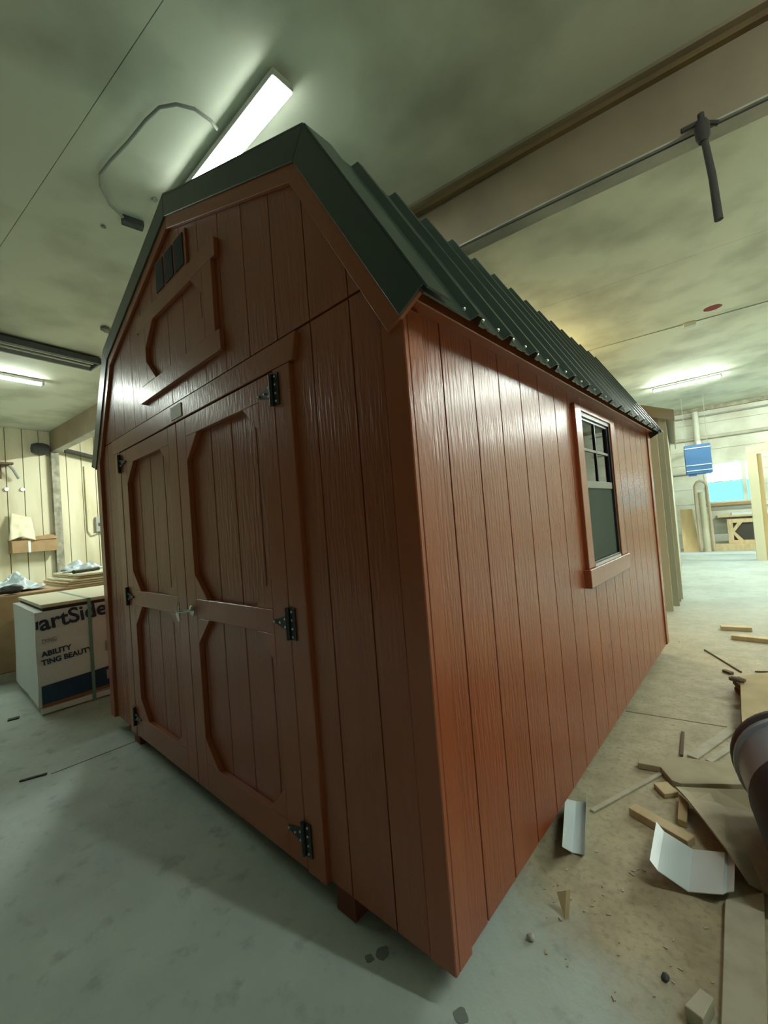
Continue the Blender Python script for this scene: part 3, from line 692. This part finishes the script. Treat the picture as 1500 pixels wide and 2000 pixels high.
def film(name, x0, x1, y0, y1, z, h, seed, label, n=40, drape=0.0, mt='plastic_film'):
    mb = MB(); vs = []
    for j in range(n + 1):
        for i in range(n + 1):
            x = x0 + (x1 - x0) * i / n; y = y0 + (y1 - y0) * j / n; ed = min(i, j, n - i, n - j) / n
            q = noise.noise(Vector((x * 4 + seed, y * 5, 0))) + .6 * abs(noise.noise(Vector((x * 8, y * 8 + seed, 3)))) + .35 * abs(noise.noise(Vector((x * 19, y * 19 + seed, 5))))
            zz = z + h * max(0.0, .30 + q) * (.25 + min(1, ed * 4) * .75)
            if drape and i > n * .93: zz -= drape * (i / n - .93) / .07
            vs.append((x + .05 * noise.noise(Vector((y * 7, seed, 1))), y + .07 * noise.noise(Vector((x * 7, seed, 2))), zz))
    mb.add(vs, [(j * (n + 1) + i, j * (n + 1) + i + 1, (j + 1) * (n + 1) + i + 1, (j + 1) * (n + 1) + i) for j in range(n) for i in range(n)])
    o = mb.build(name, mt, smooth=True); m = o.modifiers.new('s', 'SOLIDIFY'); m.thickness = .003; m.offset = 1
    return tag(o, label, 'plastic sheet')
film('plastic_sheet', -7.25, -5.74, -.46, .06, .936, .16, 3.3, 'crumpled pale blue plastic film heaped on the brown stack end')
tag(MB().tube([(-5.60, .30, 1.10), (-5.85, .62, 1.10)], .024, 12).build('grey_tube', 'dark_grey', smooth=True), 'short grey tube lying on the loose boards', 'tube')
film('plastic_sheet', -6.6, -6.15, .33, .75, 1.076, .16, 8.1, 'small crumpled plastic film on top of the loose boards', 16)
# dark bag beside the cover board
def lump(name, c, r, mt, label, cat, sq=(1, 1, 1), amp=.25, n=14, seed=0.0):
    mb = MB(); vs = []; fs = []
    for j in range(n + 1):
        th = math.pi * j / n
        for i in range(2 * n):
            ph = math.pi * i / n; d = Vector((math.sin(th) * math.cos(ph), math.sin(th) * math.sin(ph), math.cos(th)))
            k = 1 + amp * noise.noise(d * 2.2 + Vector((seed, 0, 0)))
            p = Vector(c) + Vector((d.x * r * sq[0], d.y * r * sq[1], d.z * r * sq[2])) * k
            vs.append(p)
    for j in range(n):
        for i in range(2 * n): fs.append((j * 2 * n + i, j * 2 * n + (i + 1) % (2 * n), (j + 1) * 2 * n + (i + 1) % (2 * n), (j + 1) * 2 * n + i))
    mb.add(vs, fs); o = mb.build(name, mt, smooth=True); return tag(o, label, cat)
lump('dark_bag', (-5.58, -.28, .990), .085, 'dark_grey', 'dark grey bag lying between wrapped bundle and plastic film', 'bag', (1.0, 1.2, .55), seed=2)
# things fixed to the plank wall
bx = thing('wall_carton', (A0 + .1, 1.85, 1.38), 'long brown carton fixed on the plank wall under plastic', 'box', F=FR)
B(A0 + .008, A0 + .24, 1.47, 2.20, 1.38, 1.62).build('carton_body', 'cardboard', bx, F=FR, bevel=.006)
MB().prism([(A0 + .02, 1.46, 1.63), (A0 + .24, 1.46, 1.60), (A0 + .26, 2.2, 1.63), (A0 + .02, 2.2, 1.72)], (0, 0, .012)).build('carton_flap', 'cardboard', bx, F=FR)
B(A0 + .241, A0 + .243, 1.72, 1.76, 1.38, 1.62).build('tape', 'wrap_white', bx, F=FR)
mb = MB(); vs = []; n = 12
for j in range(n + 1):
    for i in range(n + 1):
        u, v_ = i / n, j / n
        z = 1.70 + .48 * v_ - .16 * abs(u - .45) * (1 - v_); bq = 1.42 + .10 * v_ + (.42 - .10 * v_) * u
        vs.append((A0 + .27 - .20 * v_ + .03 * noise.noise(Vector((u * 4, v_ * 4, 0))), bq, z - .10 * u * v_))
mb.add(vs, [(j * (n + 1) + i, j * (n + 1) + i + 1, (j + 1) * (n + 1) + i + 1, (j + 1) * (n + 1) + i) for j in range(n) for i in range(n)])
o = mb.build('paper_sheet', 'board_cream', F=FR, smooth=True); o.modifiers.new('s', 'SOLIDIFY').thickness = .004
tag(o, 'pale sheet drooping over the wall carton', 'sheet')
sp = thing('wall_speaker', (A0 + .1, 2.04, 3.36), 'dark grey rounded speaker mounted high on plank wall', 'speaker', F=FR)
MB().lathe((A0 + .10, 1.90, 3.50), (.0, 1, 0), [(.02, -.02), (.09, 0), (.12, .08), (.125, .18), (.10, .27), (.02, .30)], 20, (True, True)).build('shell', 'dark_grey', sp, F=FR, smooth=True)
B(A0 + .008, A0 + .06, 2.0, 2.08, 3.44, 3.56).build('bracket', 'dark_grey', sp, F=FR)
sb = thing('wall_bracket', (A0, 1.4, 2.9), 'dark brown bracket shelf high on the plank wall', 'shelf', F=FR)
B(A0 + .008, A0 + .25, 1.0, 1.56, 3.12, 3.16).build('board', 'dark_wood', sb, F=FR)
B(A0 + .008, A0 + .05, 1.1, 1.42, 2.86, 3.12).build('upright', 'dark_wood', sb, F=FR)
MB().tube([(A0 + .2, 1.5, 3.12), (A0 + .15, 1.58, 3.02), (A0 + .12, 1.66, 2.86)], .025, 8).build('arm', 'pipe_grey', sb, F=FR, smooth=True)
for bb, pl in ((1.487, 'tiny bright white dot on plank wall right under the bracket shelf'), (1.735, 'tiny bright white dot on plank wall between bracket shelf and speaker')):
    t = thing('bright_dot', (A0 + .05, bb, 2.65), pl, 'light', F=FR, group='white dots on the plank wall')
    MB().lathe((A0 + .012, bb, 2.657), (1, 0, 0), [(.038, -.004), (.038, .02), (.030, .024)], 16, (True, False)).build('rim', 'fixture_white', t, F=FR)
    MB().lathe((A0 + .030, bb, 2.657), (1, 0, 0), [(.030, 0), (.024, .012), (.001, .016)], 16).build('lens', 'glow_dot', t, F=FR)  # small round disc with a glowing white front
dc = tag(MB().tube([(A0 + .15, 2.45, 3.50), (A0 + .16, 2.8, 3.43), (A0 + .15, 3.5, 3.28)], .05, 10).build('wall_duct', 'rust_dark', F=FR, smooth=True), 'dark sagging duct on plank wall beyond the beam', 'duct')
tag(MB().tube([(A0 + .03, 2.84, 3.2), (A0 + .03, 2.84, 1.75), (A0 + .04, 2.90, 1.66), (A0 + .04, 2.98, 1.68)], .016, 8).build('wall_conduit', 'plank_cream', F=FR, smooth=True), 'cream conduit with hooked end on plank wall', 'pipe')
cb = thing('wall_switch_box', (A0 + .05, 3.03, 1.75), 'grey green switch box on the plank wall', 'switch', F=FR)
B(A0 + .008, A0 + .09, 2.98, 3.12, 1.72, 2.05).build('case', 'pipe_grey', cb, F=FR, bevel=.006); B(A0 + .09, A0 + .11, 3.03, 3.06, 1.86, 1.92).build('lever', 'dark_grey', cb, F=FR)

# ------------------------------------------------------------------ ceiling details
ctrl = [(240, 424), (215, 400), (197, 365), (196, 340), (215, 315), (250, 278), (285, 235), (312, 210), (345, 204), (380, 213), (412, 236), (424, 252)]
zc = CEIL - .03
wl_ = thing('ceiling_cable', pf(300, 320, zc), 'dark cable looping across ceiling to a junction box by the lit tube', 'cable')
MB().tube([pf(x, y, zc) for x, y in ctrl], .010, 8).build('cable', 'pipe_grey', wl_, smooth=True)
P = pf(257, 436, zc); q = pf(280, 444, zc)
MB().obox(P - (q - P) * .8 + Vector((0, 0, -.02)), q + Vector((0, 0, -.02)), .07, .05).build('junction_box', 'dark_grey', wl_, bevel=.005)
cb2 = thing('ceiling_wire', (1, 6.4, CEIL - .02), 'thin wire along ceiling with a small white box behind the red shed', 'wire', F=FR)
MB().tube([(-1.5, 6.41, CEIL - .008), (3.5, 6.38, CEIL - .008)], .006, 6).build('wire', 'pipe_grey', cb2, F=FR)
B(.87, 1.02, 6.36, 6.46, CEIL - .06, CEIL).build('box', 'fixture_white', cb2, F=FR, bevel=.008)
hp = pf(1370, 240, CEIL - .44)
hs = thing('hanging_hose', (hp.x, hp.y, CEIL - 1.0), 'dark rusty hose hanging straight down from the ceiling beam', 'hose')
MB().tube([hp + Vector((0, .0, .05)), hp + Vector((.005, .0, -.10)), hp + Vector((.022, .028, -.30)), hp + Vector((.03, .04, -.545))], [.016, .017, .019, .021], 12).build('hose', 'rust_dark', hs, smooth=True)
MB().lathe(hp + Vector((0, 0, -.05)), (0, 0, 1), [(.022, -.06), (.034, -.03), (.036, .03), (.025, .06)], 14, (True, True)).build('valve_body', 'rust_dark', hs, smooth=True)
MB().tube([hp + Vector((-.09, -.02, .0)), hp + Vector((-.02, 0, .01)), hp + Vector((.07, .03, -.03))], .014, 8).build('valve_lever', 'rust_dark', hs, smooth=True)
# pipe clipped under the beam
tag(MB().tube([(-.9, 1.96, CEIL - .452), (3.0, 1.96, CEIL - .446)], .005, 8).build('beam_conduit', 'rust_dark', F=FR, smooth=True), 'dark conduit along the lower edge of the ceiling beam', 'pipe')
r0 = pf(1392, 601, CEIL)
mb = MB(); n = 18
mb.prism([(r0.x + (.10 + .025 * noise.noise(Vector((math.cos(k * .35), math.sin(k * .35), 0)) * 2)) * math.cos(2 * math.pi * k / n), r0.y + .09 * math.sin(2 * math.pi * k / n), CEIL - .004) for k in range(n)], (0, 0, .004))
tag(mb.build('ceiling_patch', 'red_stain'), 'small dark red patch on the ceiling near the thin wire', 'patch')
for px, py, r in ((206, 640, .05), (202, 441, .018), (302, 388, .02)):
    c = pf(px, py, CEIL); lump('cobweb_clump', (c.x, c.y, CEIL - r * .5), r, 'pipe_grey', {206: 'dusty grey cobweb clump on ceiling beside the red shed roof edge', 202: 'tiny dark speck on ceiling beside the cable junction box', 302: 'small dusty clump on ceiling between the cable loop and roof'}[px], 'cobweb', (1, 1, .5), .6, 8, px)

# ------------------------------------------------------------------ far end of the shop
hb = 11.5
ht = thing('unit_heater', (1.08, hb + .25, 1.95), 'blue hanging unit heater with pale louvre lines before the window', 'heater', F=FR)
B(.82, 1.33, hb, hb + .5, 1.99, 2.69).build('case', 'heater_blue', ht, F=FR, bevel=.01)
for z in (2.60, 2.19, 2.06): B(.83, 1.32, hb - .012, hb, z, z + .02).build('louvre', 'white_metal', ht, F=FR)
B(.86, 1.02, hb + .02, hb + .2, 1.95, 1.99).build('burner_tray', 'heater_blue', ht, F=FR)
MB().tube([(1.12, hb + .25, 2.69), (1.12, hb + .25, 2.76), (1.15, 13.40, 2.80)], .05, 14).build('flue', 'wall_white', ht, F=FR, smooth=True)
for x in (.86, 1.29): MB().tube([(x, hb + .25, 2.69), (x, hb + .25, CEIL)], .006, 6).build('hanger_rod', 'pipe_grey', ht, F=FR)
tag(MB().tube([(1.17, B1 - .16, 2.86), (1.17, B1 - .16, 3.78)], .07, 14).build('wall_riser', 'wall_white', F=FR, smooth=True), 'white riser duct on far wall above the blue heater', 'duct')
pb = 12.8
pp = thing('dust_pipe', (1.11, pb, .0), 'white upright pipe under a bent brown hose near the far window', 'pipe', F=FR)
MB().tube([(1.14, pb, .0), (1.12, pb, 1.0), (1.11, pb, 1.56)], .075, 14).build('pipe', 'tan_light', pp, F=FR, smooth=True)
MB().tube([(1.0, pb, .02), (.985, pb, 1.2), (.99, pb, 1.72), (1.04, pb, 1.83), (1.11, pb, 1.86), (1.19, pb, 1.83), (1.24, pb, 1.72), (1.25, pb, 1.2), (1.27, pb, .02)], .035, 10).build('bent_hose', 'hose_tan', pp, F=FR, smooth=True)
MB().lathe((1.115, pb - .02, 1.72), (0, 1, 0), [(.09, 0), (.09, .04), (.001, .05)], 18, (True, False)).build('round_cap', 'wall_white', pp, F=FR, smooth=True)
tag(MB().prism([(.62, 12.85, 0), (.97, 12.85, 0), (.90, 13.2, 1.13), (.62, 13.2, 1.13)], (0, .018, 0)).build('plywood_sheet', 'plywood', F=FR), 'yellow plywood sheet leaning on far wall beside the pipe', 'plywood')
kb = 13.05
kf = thing('trim_frame', (2.2, kb, .17), 'pine door frame with angled corners propped under the window', 'frame', F=FR)
def kp(pts, nm, mt='pine'): MB().prism([(x, kb, z) for x, z in pts], (0, .04, 0)).build(nm, mt, kf, F=FR)
kz0 = .166
kp([(1.60, kz0), (1.71, kz0), (1.71, .80), (1.60, .80)], 'stile'); kp([(1.71, .70), (2.9, .70), (2.9, .80), (1.71, .80)], 'rail'); kp([(1.71, kz0), (2.9, kz0), (2.9, .25), (1.71, .25)], 'rail')
kp([(2.80, .25), (2.9, .25), (2.9, .70), (2.80, .70)], 'stile')
kp([(1.71, .44), (1.71, .55), (1.80, .70), (1.90, .70)], 'brace'); kp([(1.71, .40), (1.71, .51), (1.90, .25), (1.80, .25)], 'brace')
MB().box(1.62, 2.88, kb + .041, kb + .055, kz0, .79).build('dark_backing', 'bench_dark', kf, F=FR)
tag(B(1.08, 3.4, 12.9, 13.2, 0, .165).build('timber_beam', 'pine', F=FR, bevel=.004), 'long pine timber on floor along the far wall', 'timber')
tag(B(1.42, 3.2, 13.2, 13.58, .85, .90).build('wall_shelf', 'pine', F=FR, bevel=.003), 'pale shelf board on far wall below the window', 'shelf')
tag(B(1.72, 3.0, 13.25, 13.5, .90, .955).build('perforated_rail', 'white_metal', F=FR, bevel=.003), 'white metal rail lying on the shelf below the window', 'rail')
for k, (b0, z, lab) in enumerate(((12.15, 0, 'long white metal strip on floor nearest the pine timber'), (11.9, 0, 'long white metal strip on floor beside another strip, farther from timber'))):
    tag(B(.2, 2.6, b0, b0 + .16, 0, .03).build('metal_strip', 'white_metal', F=FR, bevel=.003), lab, 'strip')
tag(MB().lathe((1.24, B1 - .06, 1.10), (0, -1, 0), [(.05, 0), (.05, .04), (.001, .06)], 14).build('conduit_elbow', 'wall_white', F=FR, smooth=True), 'round white cap at the end of the conduit under the window', 'cap')
# door frame standing on the right
db = 10.66
df = thing('door_frame', (2.3, db, 0), 'raw pale timber door frame standing at the aisle edge', 'frame', F=FR)
B(1.86, 2.02, db, db + .04, 0, 2.40).build('jamb', 'board_cream', df, F=FR, bevel=.003)
B(2.02, 2.10, db + .04, db + .14, 0, 2.24).build('stop', 'plywood', df, F=FR)
MB().prism([(1.86, db - .004, 2.26), (2.9, db - .004, 2.40), (2.9, db - .004, 2.62), (2.05, db - .004, 2.42)], (0, .05, 0)).build('head', 'board_cream', df, F=FR)
B(2.75, 2.9, db, db + .04, 0, 2.40).build('jamb', 'board_cream', df, F=FR)

# ------------------------------------------------------------------ offcuts and litter on the floor
def slab(name, px, z, th, mt, label, cat, bevel=.002):
    zz = z if isinstance(z, (list, tuple)) else [z] * len(px)
    pts = [pf(x, y, q) for (x, y), q in zip(px, zz)]
    o = MB().prism([p - Vector((0, 0, th)) for p in pts], (0, 0, th)).build(name, mt, bevel=bevel); return tag(o, label, cat)
slab('cardboard_sheet', [(1246, 1482), (1268, 1482), (1270, 1487), (1330, 1478), (1372, 1484), (1448, 1496), (1456, 1532), (1330, 1530), (1312, 1524), (1290, 1498), (1246, 1490)], .032, .03, 'sheet_brown', 'flat brown sheet with jagged corner beside the grey bin', 'sheet')
# raised sheet
mb = MB(); rows = [((1320, 1536, .05), (1395, 1540, .045), (1466, 1542, .045)), ((1345, 1563, .075), (1415, 1574, .03), (1482, 1590, .014)), ((1418, 1656, .09), (1462, 1668, .028), (1506, 1680, .014)), ((1462, 1722, .055), (1490, 1738, .02), (1525, 1760, .014))]
top = [pf(*p) for r in rows for p in r]; bot = [p - Vector((0, 0, .009)) for p in top]; fs = []
for r in range(3):
    for c in range(2):
        q = [r * 3 + c, r * 3 + c + 1, r * 3 + c + 4, r * 3 + c + 3]; fs += [q, [k + 12 for k in q[::-1]]]
rim = [0, 1, 2, 5, 8, 11, 10, 9, 6, 3]
fs += [[a, b, b + 12, a + 12] for a, b in zip(rim, rim[1:] + rim[:1])]
tag(mb.add(top + bot, fs).build('fibre_sheet', 'sheet_brown'), 'warped brown sheet with lifted edge behind the white bent metal', 'sheet')
def bar(name, p, q, wd, h, mt, label, cat, z=0.0):
    P, Q = pf(*p, z), pf(*q, z); o = MB().obox(P, Q, wd, h).build(name, mt, bevel=.002); return tag(o, label, cat)
bar('lumber_offcut', (1236, 1588), (1352, 1655), .055, .035, 'pine', 'short pine offcut lying behind the large white bent metal', 'offcut')
slab('lumber_offcut', [(1276, 1529), (1303, 1526), (1326, 1547), (1297, 1551)], .022, .02, 'pine', 'small flat pine offcut tucked against the brown sheet edge', 'offcut')
slab('lumber_offcut', [(1326, 1549), (1345, 1567), (1341, 1606), (1323, 1598)], .03, .028, 'sheet_tan', 'narrow upright tan offcut next to lifted brown sheet', 'offcut')
bar('lath', (1156, 1586), (1292, 1512), .022, .010, 'pine_dull', 'thin dull lath pointing from brown sheet toward the shed', 'lath')
bar('lath', (1352, 1482), (1432, 1425), .05, .012, 'pine_dull', 'dull wide lath reaching under the grey bin rim', 'lath')
bar('lath', (1384, 1490), (1440, 1455), .03, .012, 'pine_dull', 'short narrow lath beside the wide lath at the bin', 'lath', .0)
bar('lumber_offcut', (1408, 1229), (1468, 1232), .09, .04, 'pine', 'shorter pale lumber offcut lying in the bright aisle', 'offcut')
bar('lumber_offcut', (1430, 1247), (1530, 1258), .09, .04, 'pine', 'longer pale lumber offcut lying in the bright aisle', 'offcut')
bar('stick', (1376, 1270), (1448, 1314), .012, .010, 'dark_wood', 'thin dark stick on floor in the aisle', 'stick')
bar('stick', (1414, 1312), (1430, 1318), .035, .02, 'dark_wood', 'short dark stub beside the plywood pile corner', 'stick')
bar('stick', (1475, 1313), (1530, 1314), .012, .010, 'dark_wood', 'short dark stick on floor beyond the plywood pile', 'stick')
bar('stick', (38, 1527), (92, 1512), .018, .008, 'dark_grey', 'thin dark strip on concrete before the wrapped bundle', 'stick')
bar('stick', (15, 1408), (38, 1402), .05, .01, 'dark_grey', 'small dark scrap on floor near wrapped bundle corner', 'scrap')
bar('stick', (1331, 1478), (1334, 1432), .016, .012, 'dark_wood', 'upright dark sliver on floor left of the laths', 'stick')
# plywood pile, four sheets
cs = [(1449, 1412), (1446, 1336), (1432, 1322), (1600, 1300), (1600, 1440)]
for k in range(4):
    z = .024 * (k + 1); o_ = .006 * math.sin(k * 2.1)
    pts = [pf(x, y, .096) for x, y in cs]; pts = [Vector((p.x + o_, p.y + o_, z)) for p in pts]
    o = MB().prism([p - Vector((0, 0, .022)) for p in pts], (0, 0, .022)).build('plywood_sheet', 'sheet_tan' if k == 3 else 'dark_wood')
    tag(o, ['bottom dark sheet of the pile behind the grey bin', 'second dark sheet from bottom of the pile behind the bin', 'dark sheet just under the tan top of the pile', 'tan top sheet of the pile behind the grey bin'][k], 'sheet')
lump('dark_roll', pf(1440, 1330, .10) + Vector((0, 0, .012)), .03, 'dark_wood', 'small dark roll on the corner of the plywood pile', 'roll', (1.6, 1, .5), .4, 8, 4)
# bent white metal trims
def folded(name, secs, label):
    mb = MB(); near = [pf(x, y, z) for (x, y), _, z in secs]; far = [pf(x, y, z) for _, (x, y), z in secs]; n = len(secs)
    up = Vector((0, 0, .003)); vs = near + far + [p + up for p in near] + [p + up for p in far]; fs = []
    for i in range(n - 1):
        fs += [(i, i + 1, n + i + 1, n + i), (2 * n + i, 3 * n + i, 3 * n + i + 1, 2 * n + i + 1), (i, 2 * n + i, 2 * n + i + 1, i + 1), (n + i, n + i + 1, 3 * n + i + 1, 3 * n + i)]
    fs += [(0, n, 3 * n, 2 * n), (n - 1, 3 * n - 1, 4 * n - 1, 2 * n - 1)]
    o = mb.add(vs, fs).build(name, 'white_metal'); return tag(o, label, 'metal trim')
folded('metal_trim', [((1269, 1681), (1282, 1606), .085), ((1284, 1701), (1297, 1625), .072), ((1345, 1743), (1353, 1660), .012), ((1411, 1748), (1416, 1666), .045), ((1419, 1744), (1423, 1662), .035), ((1434, 1742), (1436, 1662), .05)], 'large bent white metal trim on the dusty floor')
folded('metal_trim', [((1098, 1654), (1104, 1561), .075), ((1118, 1666), (1125, 1566), .006), ((1141, 1671), (1146, 1568), .004), ((1142, 1660), (1146, 1545), .045)], 'small white metal channel lying against the red shed wall')
slab('floor_board', [(1416, 1756), (1492, 1742), (1500, 2120), (1404, 2120)], .022, .02, 'pine_dull', 'long flat pale board running out along the bin side', 'board')
# wedge, block, stone
P = pf(1103, 1796); 
o = MB().prism([P, P + Vector((-.030, .022, .062)), P + Vector((.002, .030, .078))], (.010, .012, .0)).build('wood_wedge', 'pine'); tag(o, 'thin pointed pine wedge standing on the dirt edge', 'wedge')
slab('wood_block', [(1336, 1962), (1367, 1928), (1394, 1948), (1372, 1990)], .045, .045, 'pine_dull', 'small square wooden block beside the long flat board', 'block')
c = pf(1037, 1836); lump('pebble', (c.x, c.y, .010), .012, 'stone', 'pale pebble on concrete near the shed corner', 'stone', (1, 1, .85), .3, 8, 1)
c = pf(1300, 1912); lump('pebble', (c.x, c.y, .006), .010, 'dark_grey', 'tiny dark pebble on floor left of the long board', 'stone', (1, 1.4, .6), .3, 8, 5)
# oil stains on the slab
for k, (px, py, r, lab) in enumerate(((748, 1862, .022, 'dark oily blot on concrete under the shed door corner, roundest'), (722, 1872, .014, 'smaller dark oily blot on concrete beside the roundest blot'), (900, 1985, .02, 'faint dark oily blot on open concrete before the shed corner'))):
    c = pf(px, py); n = 16
    pts = [(c.x + r * (1 + .45 * noise.noise(Vector((math.cos(a) * 1.7 + k * 5, math.sin(a) * 1.7, 0)))) * math.cos(a), c.y + r * (1 + .45 * noise.noise(Vector((math.cos(a) * 1.7 + k * 5, math.sin(a) * 1.7, 2)))) * math.sin(a), 0) for a in [2 * math.pi * i / n for i in range(n)]]
    tag(MB().prism(pts, (0, 0, .0012)).build('oil_stain', 'oil_dark'), lab, 'stain')
# sawdust chips
mb = MB()
for k in range(160):
    a = random.uniform(0.0, .75); y = random.uniform(.45, 4.2)
    if k % 3 == 0: a, y = random.uniform(.05, .6), random.uniform(.3, 1.3)
    if a > .02 and y > .85: continue
    s = random.uniform(.002, .006); an = random.uniform(0, 3.1); d = Vector((math.cos(an), math.sin(an), 0)); p = Vector((a, y, 0))
    mb.obox(p - d * s, p + d * s * 1.6, s * 1.2, .003)
o = mb.build('sawdust_chips', 'pine_dull'); tag(o, 'scattered sawdust chips on floor along the shed wall', 'sawdust', kind='stuff')
# grey bin on its side
bc = Vector((.775, 1.46, .254)); be = Vector((.865, .86, .225)); axd = (be - bc)
BN = thing('rubbish_bin', ((bc.x + be.x) / 2, (bc.y + be.y) / 2, 0), 'grey ribbed rubbish bin with dark navy base lying on its side', 'bin')
Lb = axd.length
MB().lathe(bc, axd, [(.205, .03), (.218, .0), (.228, -.004), (.236, .01), (.234, .035), (.225, .045), (.225, .06)], 40).build('rim', 'bin_rim', BN, smooth=True)
MB().lathe(bc, axd, [(.225, .056), (.231, .062), (.230, .085), (.217, .092), (.206, .50 * Lb)], 40).build('body', 'bin_grey', BN, smooth=True)
MB().lathe(bc, axd, [(.204, .03), (.195, .50 * Lb), (.175, Lb - .02), (.001, Lb - .02)], 40).build('inside', 'bin_navy', BN, smooth=True)
MB().lathe(bc, axd, [(.208, .50 * Lb), (.213, .505 * Lb), (.198, .95 * Lb), (.185, Lb), (.001, Lb)], 40).build('base', 'bin_navy', BN, smooth=True)
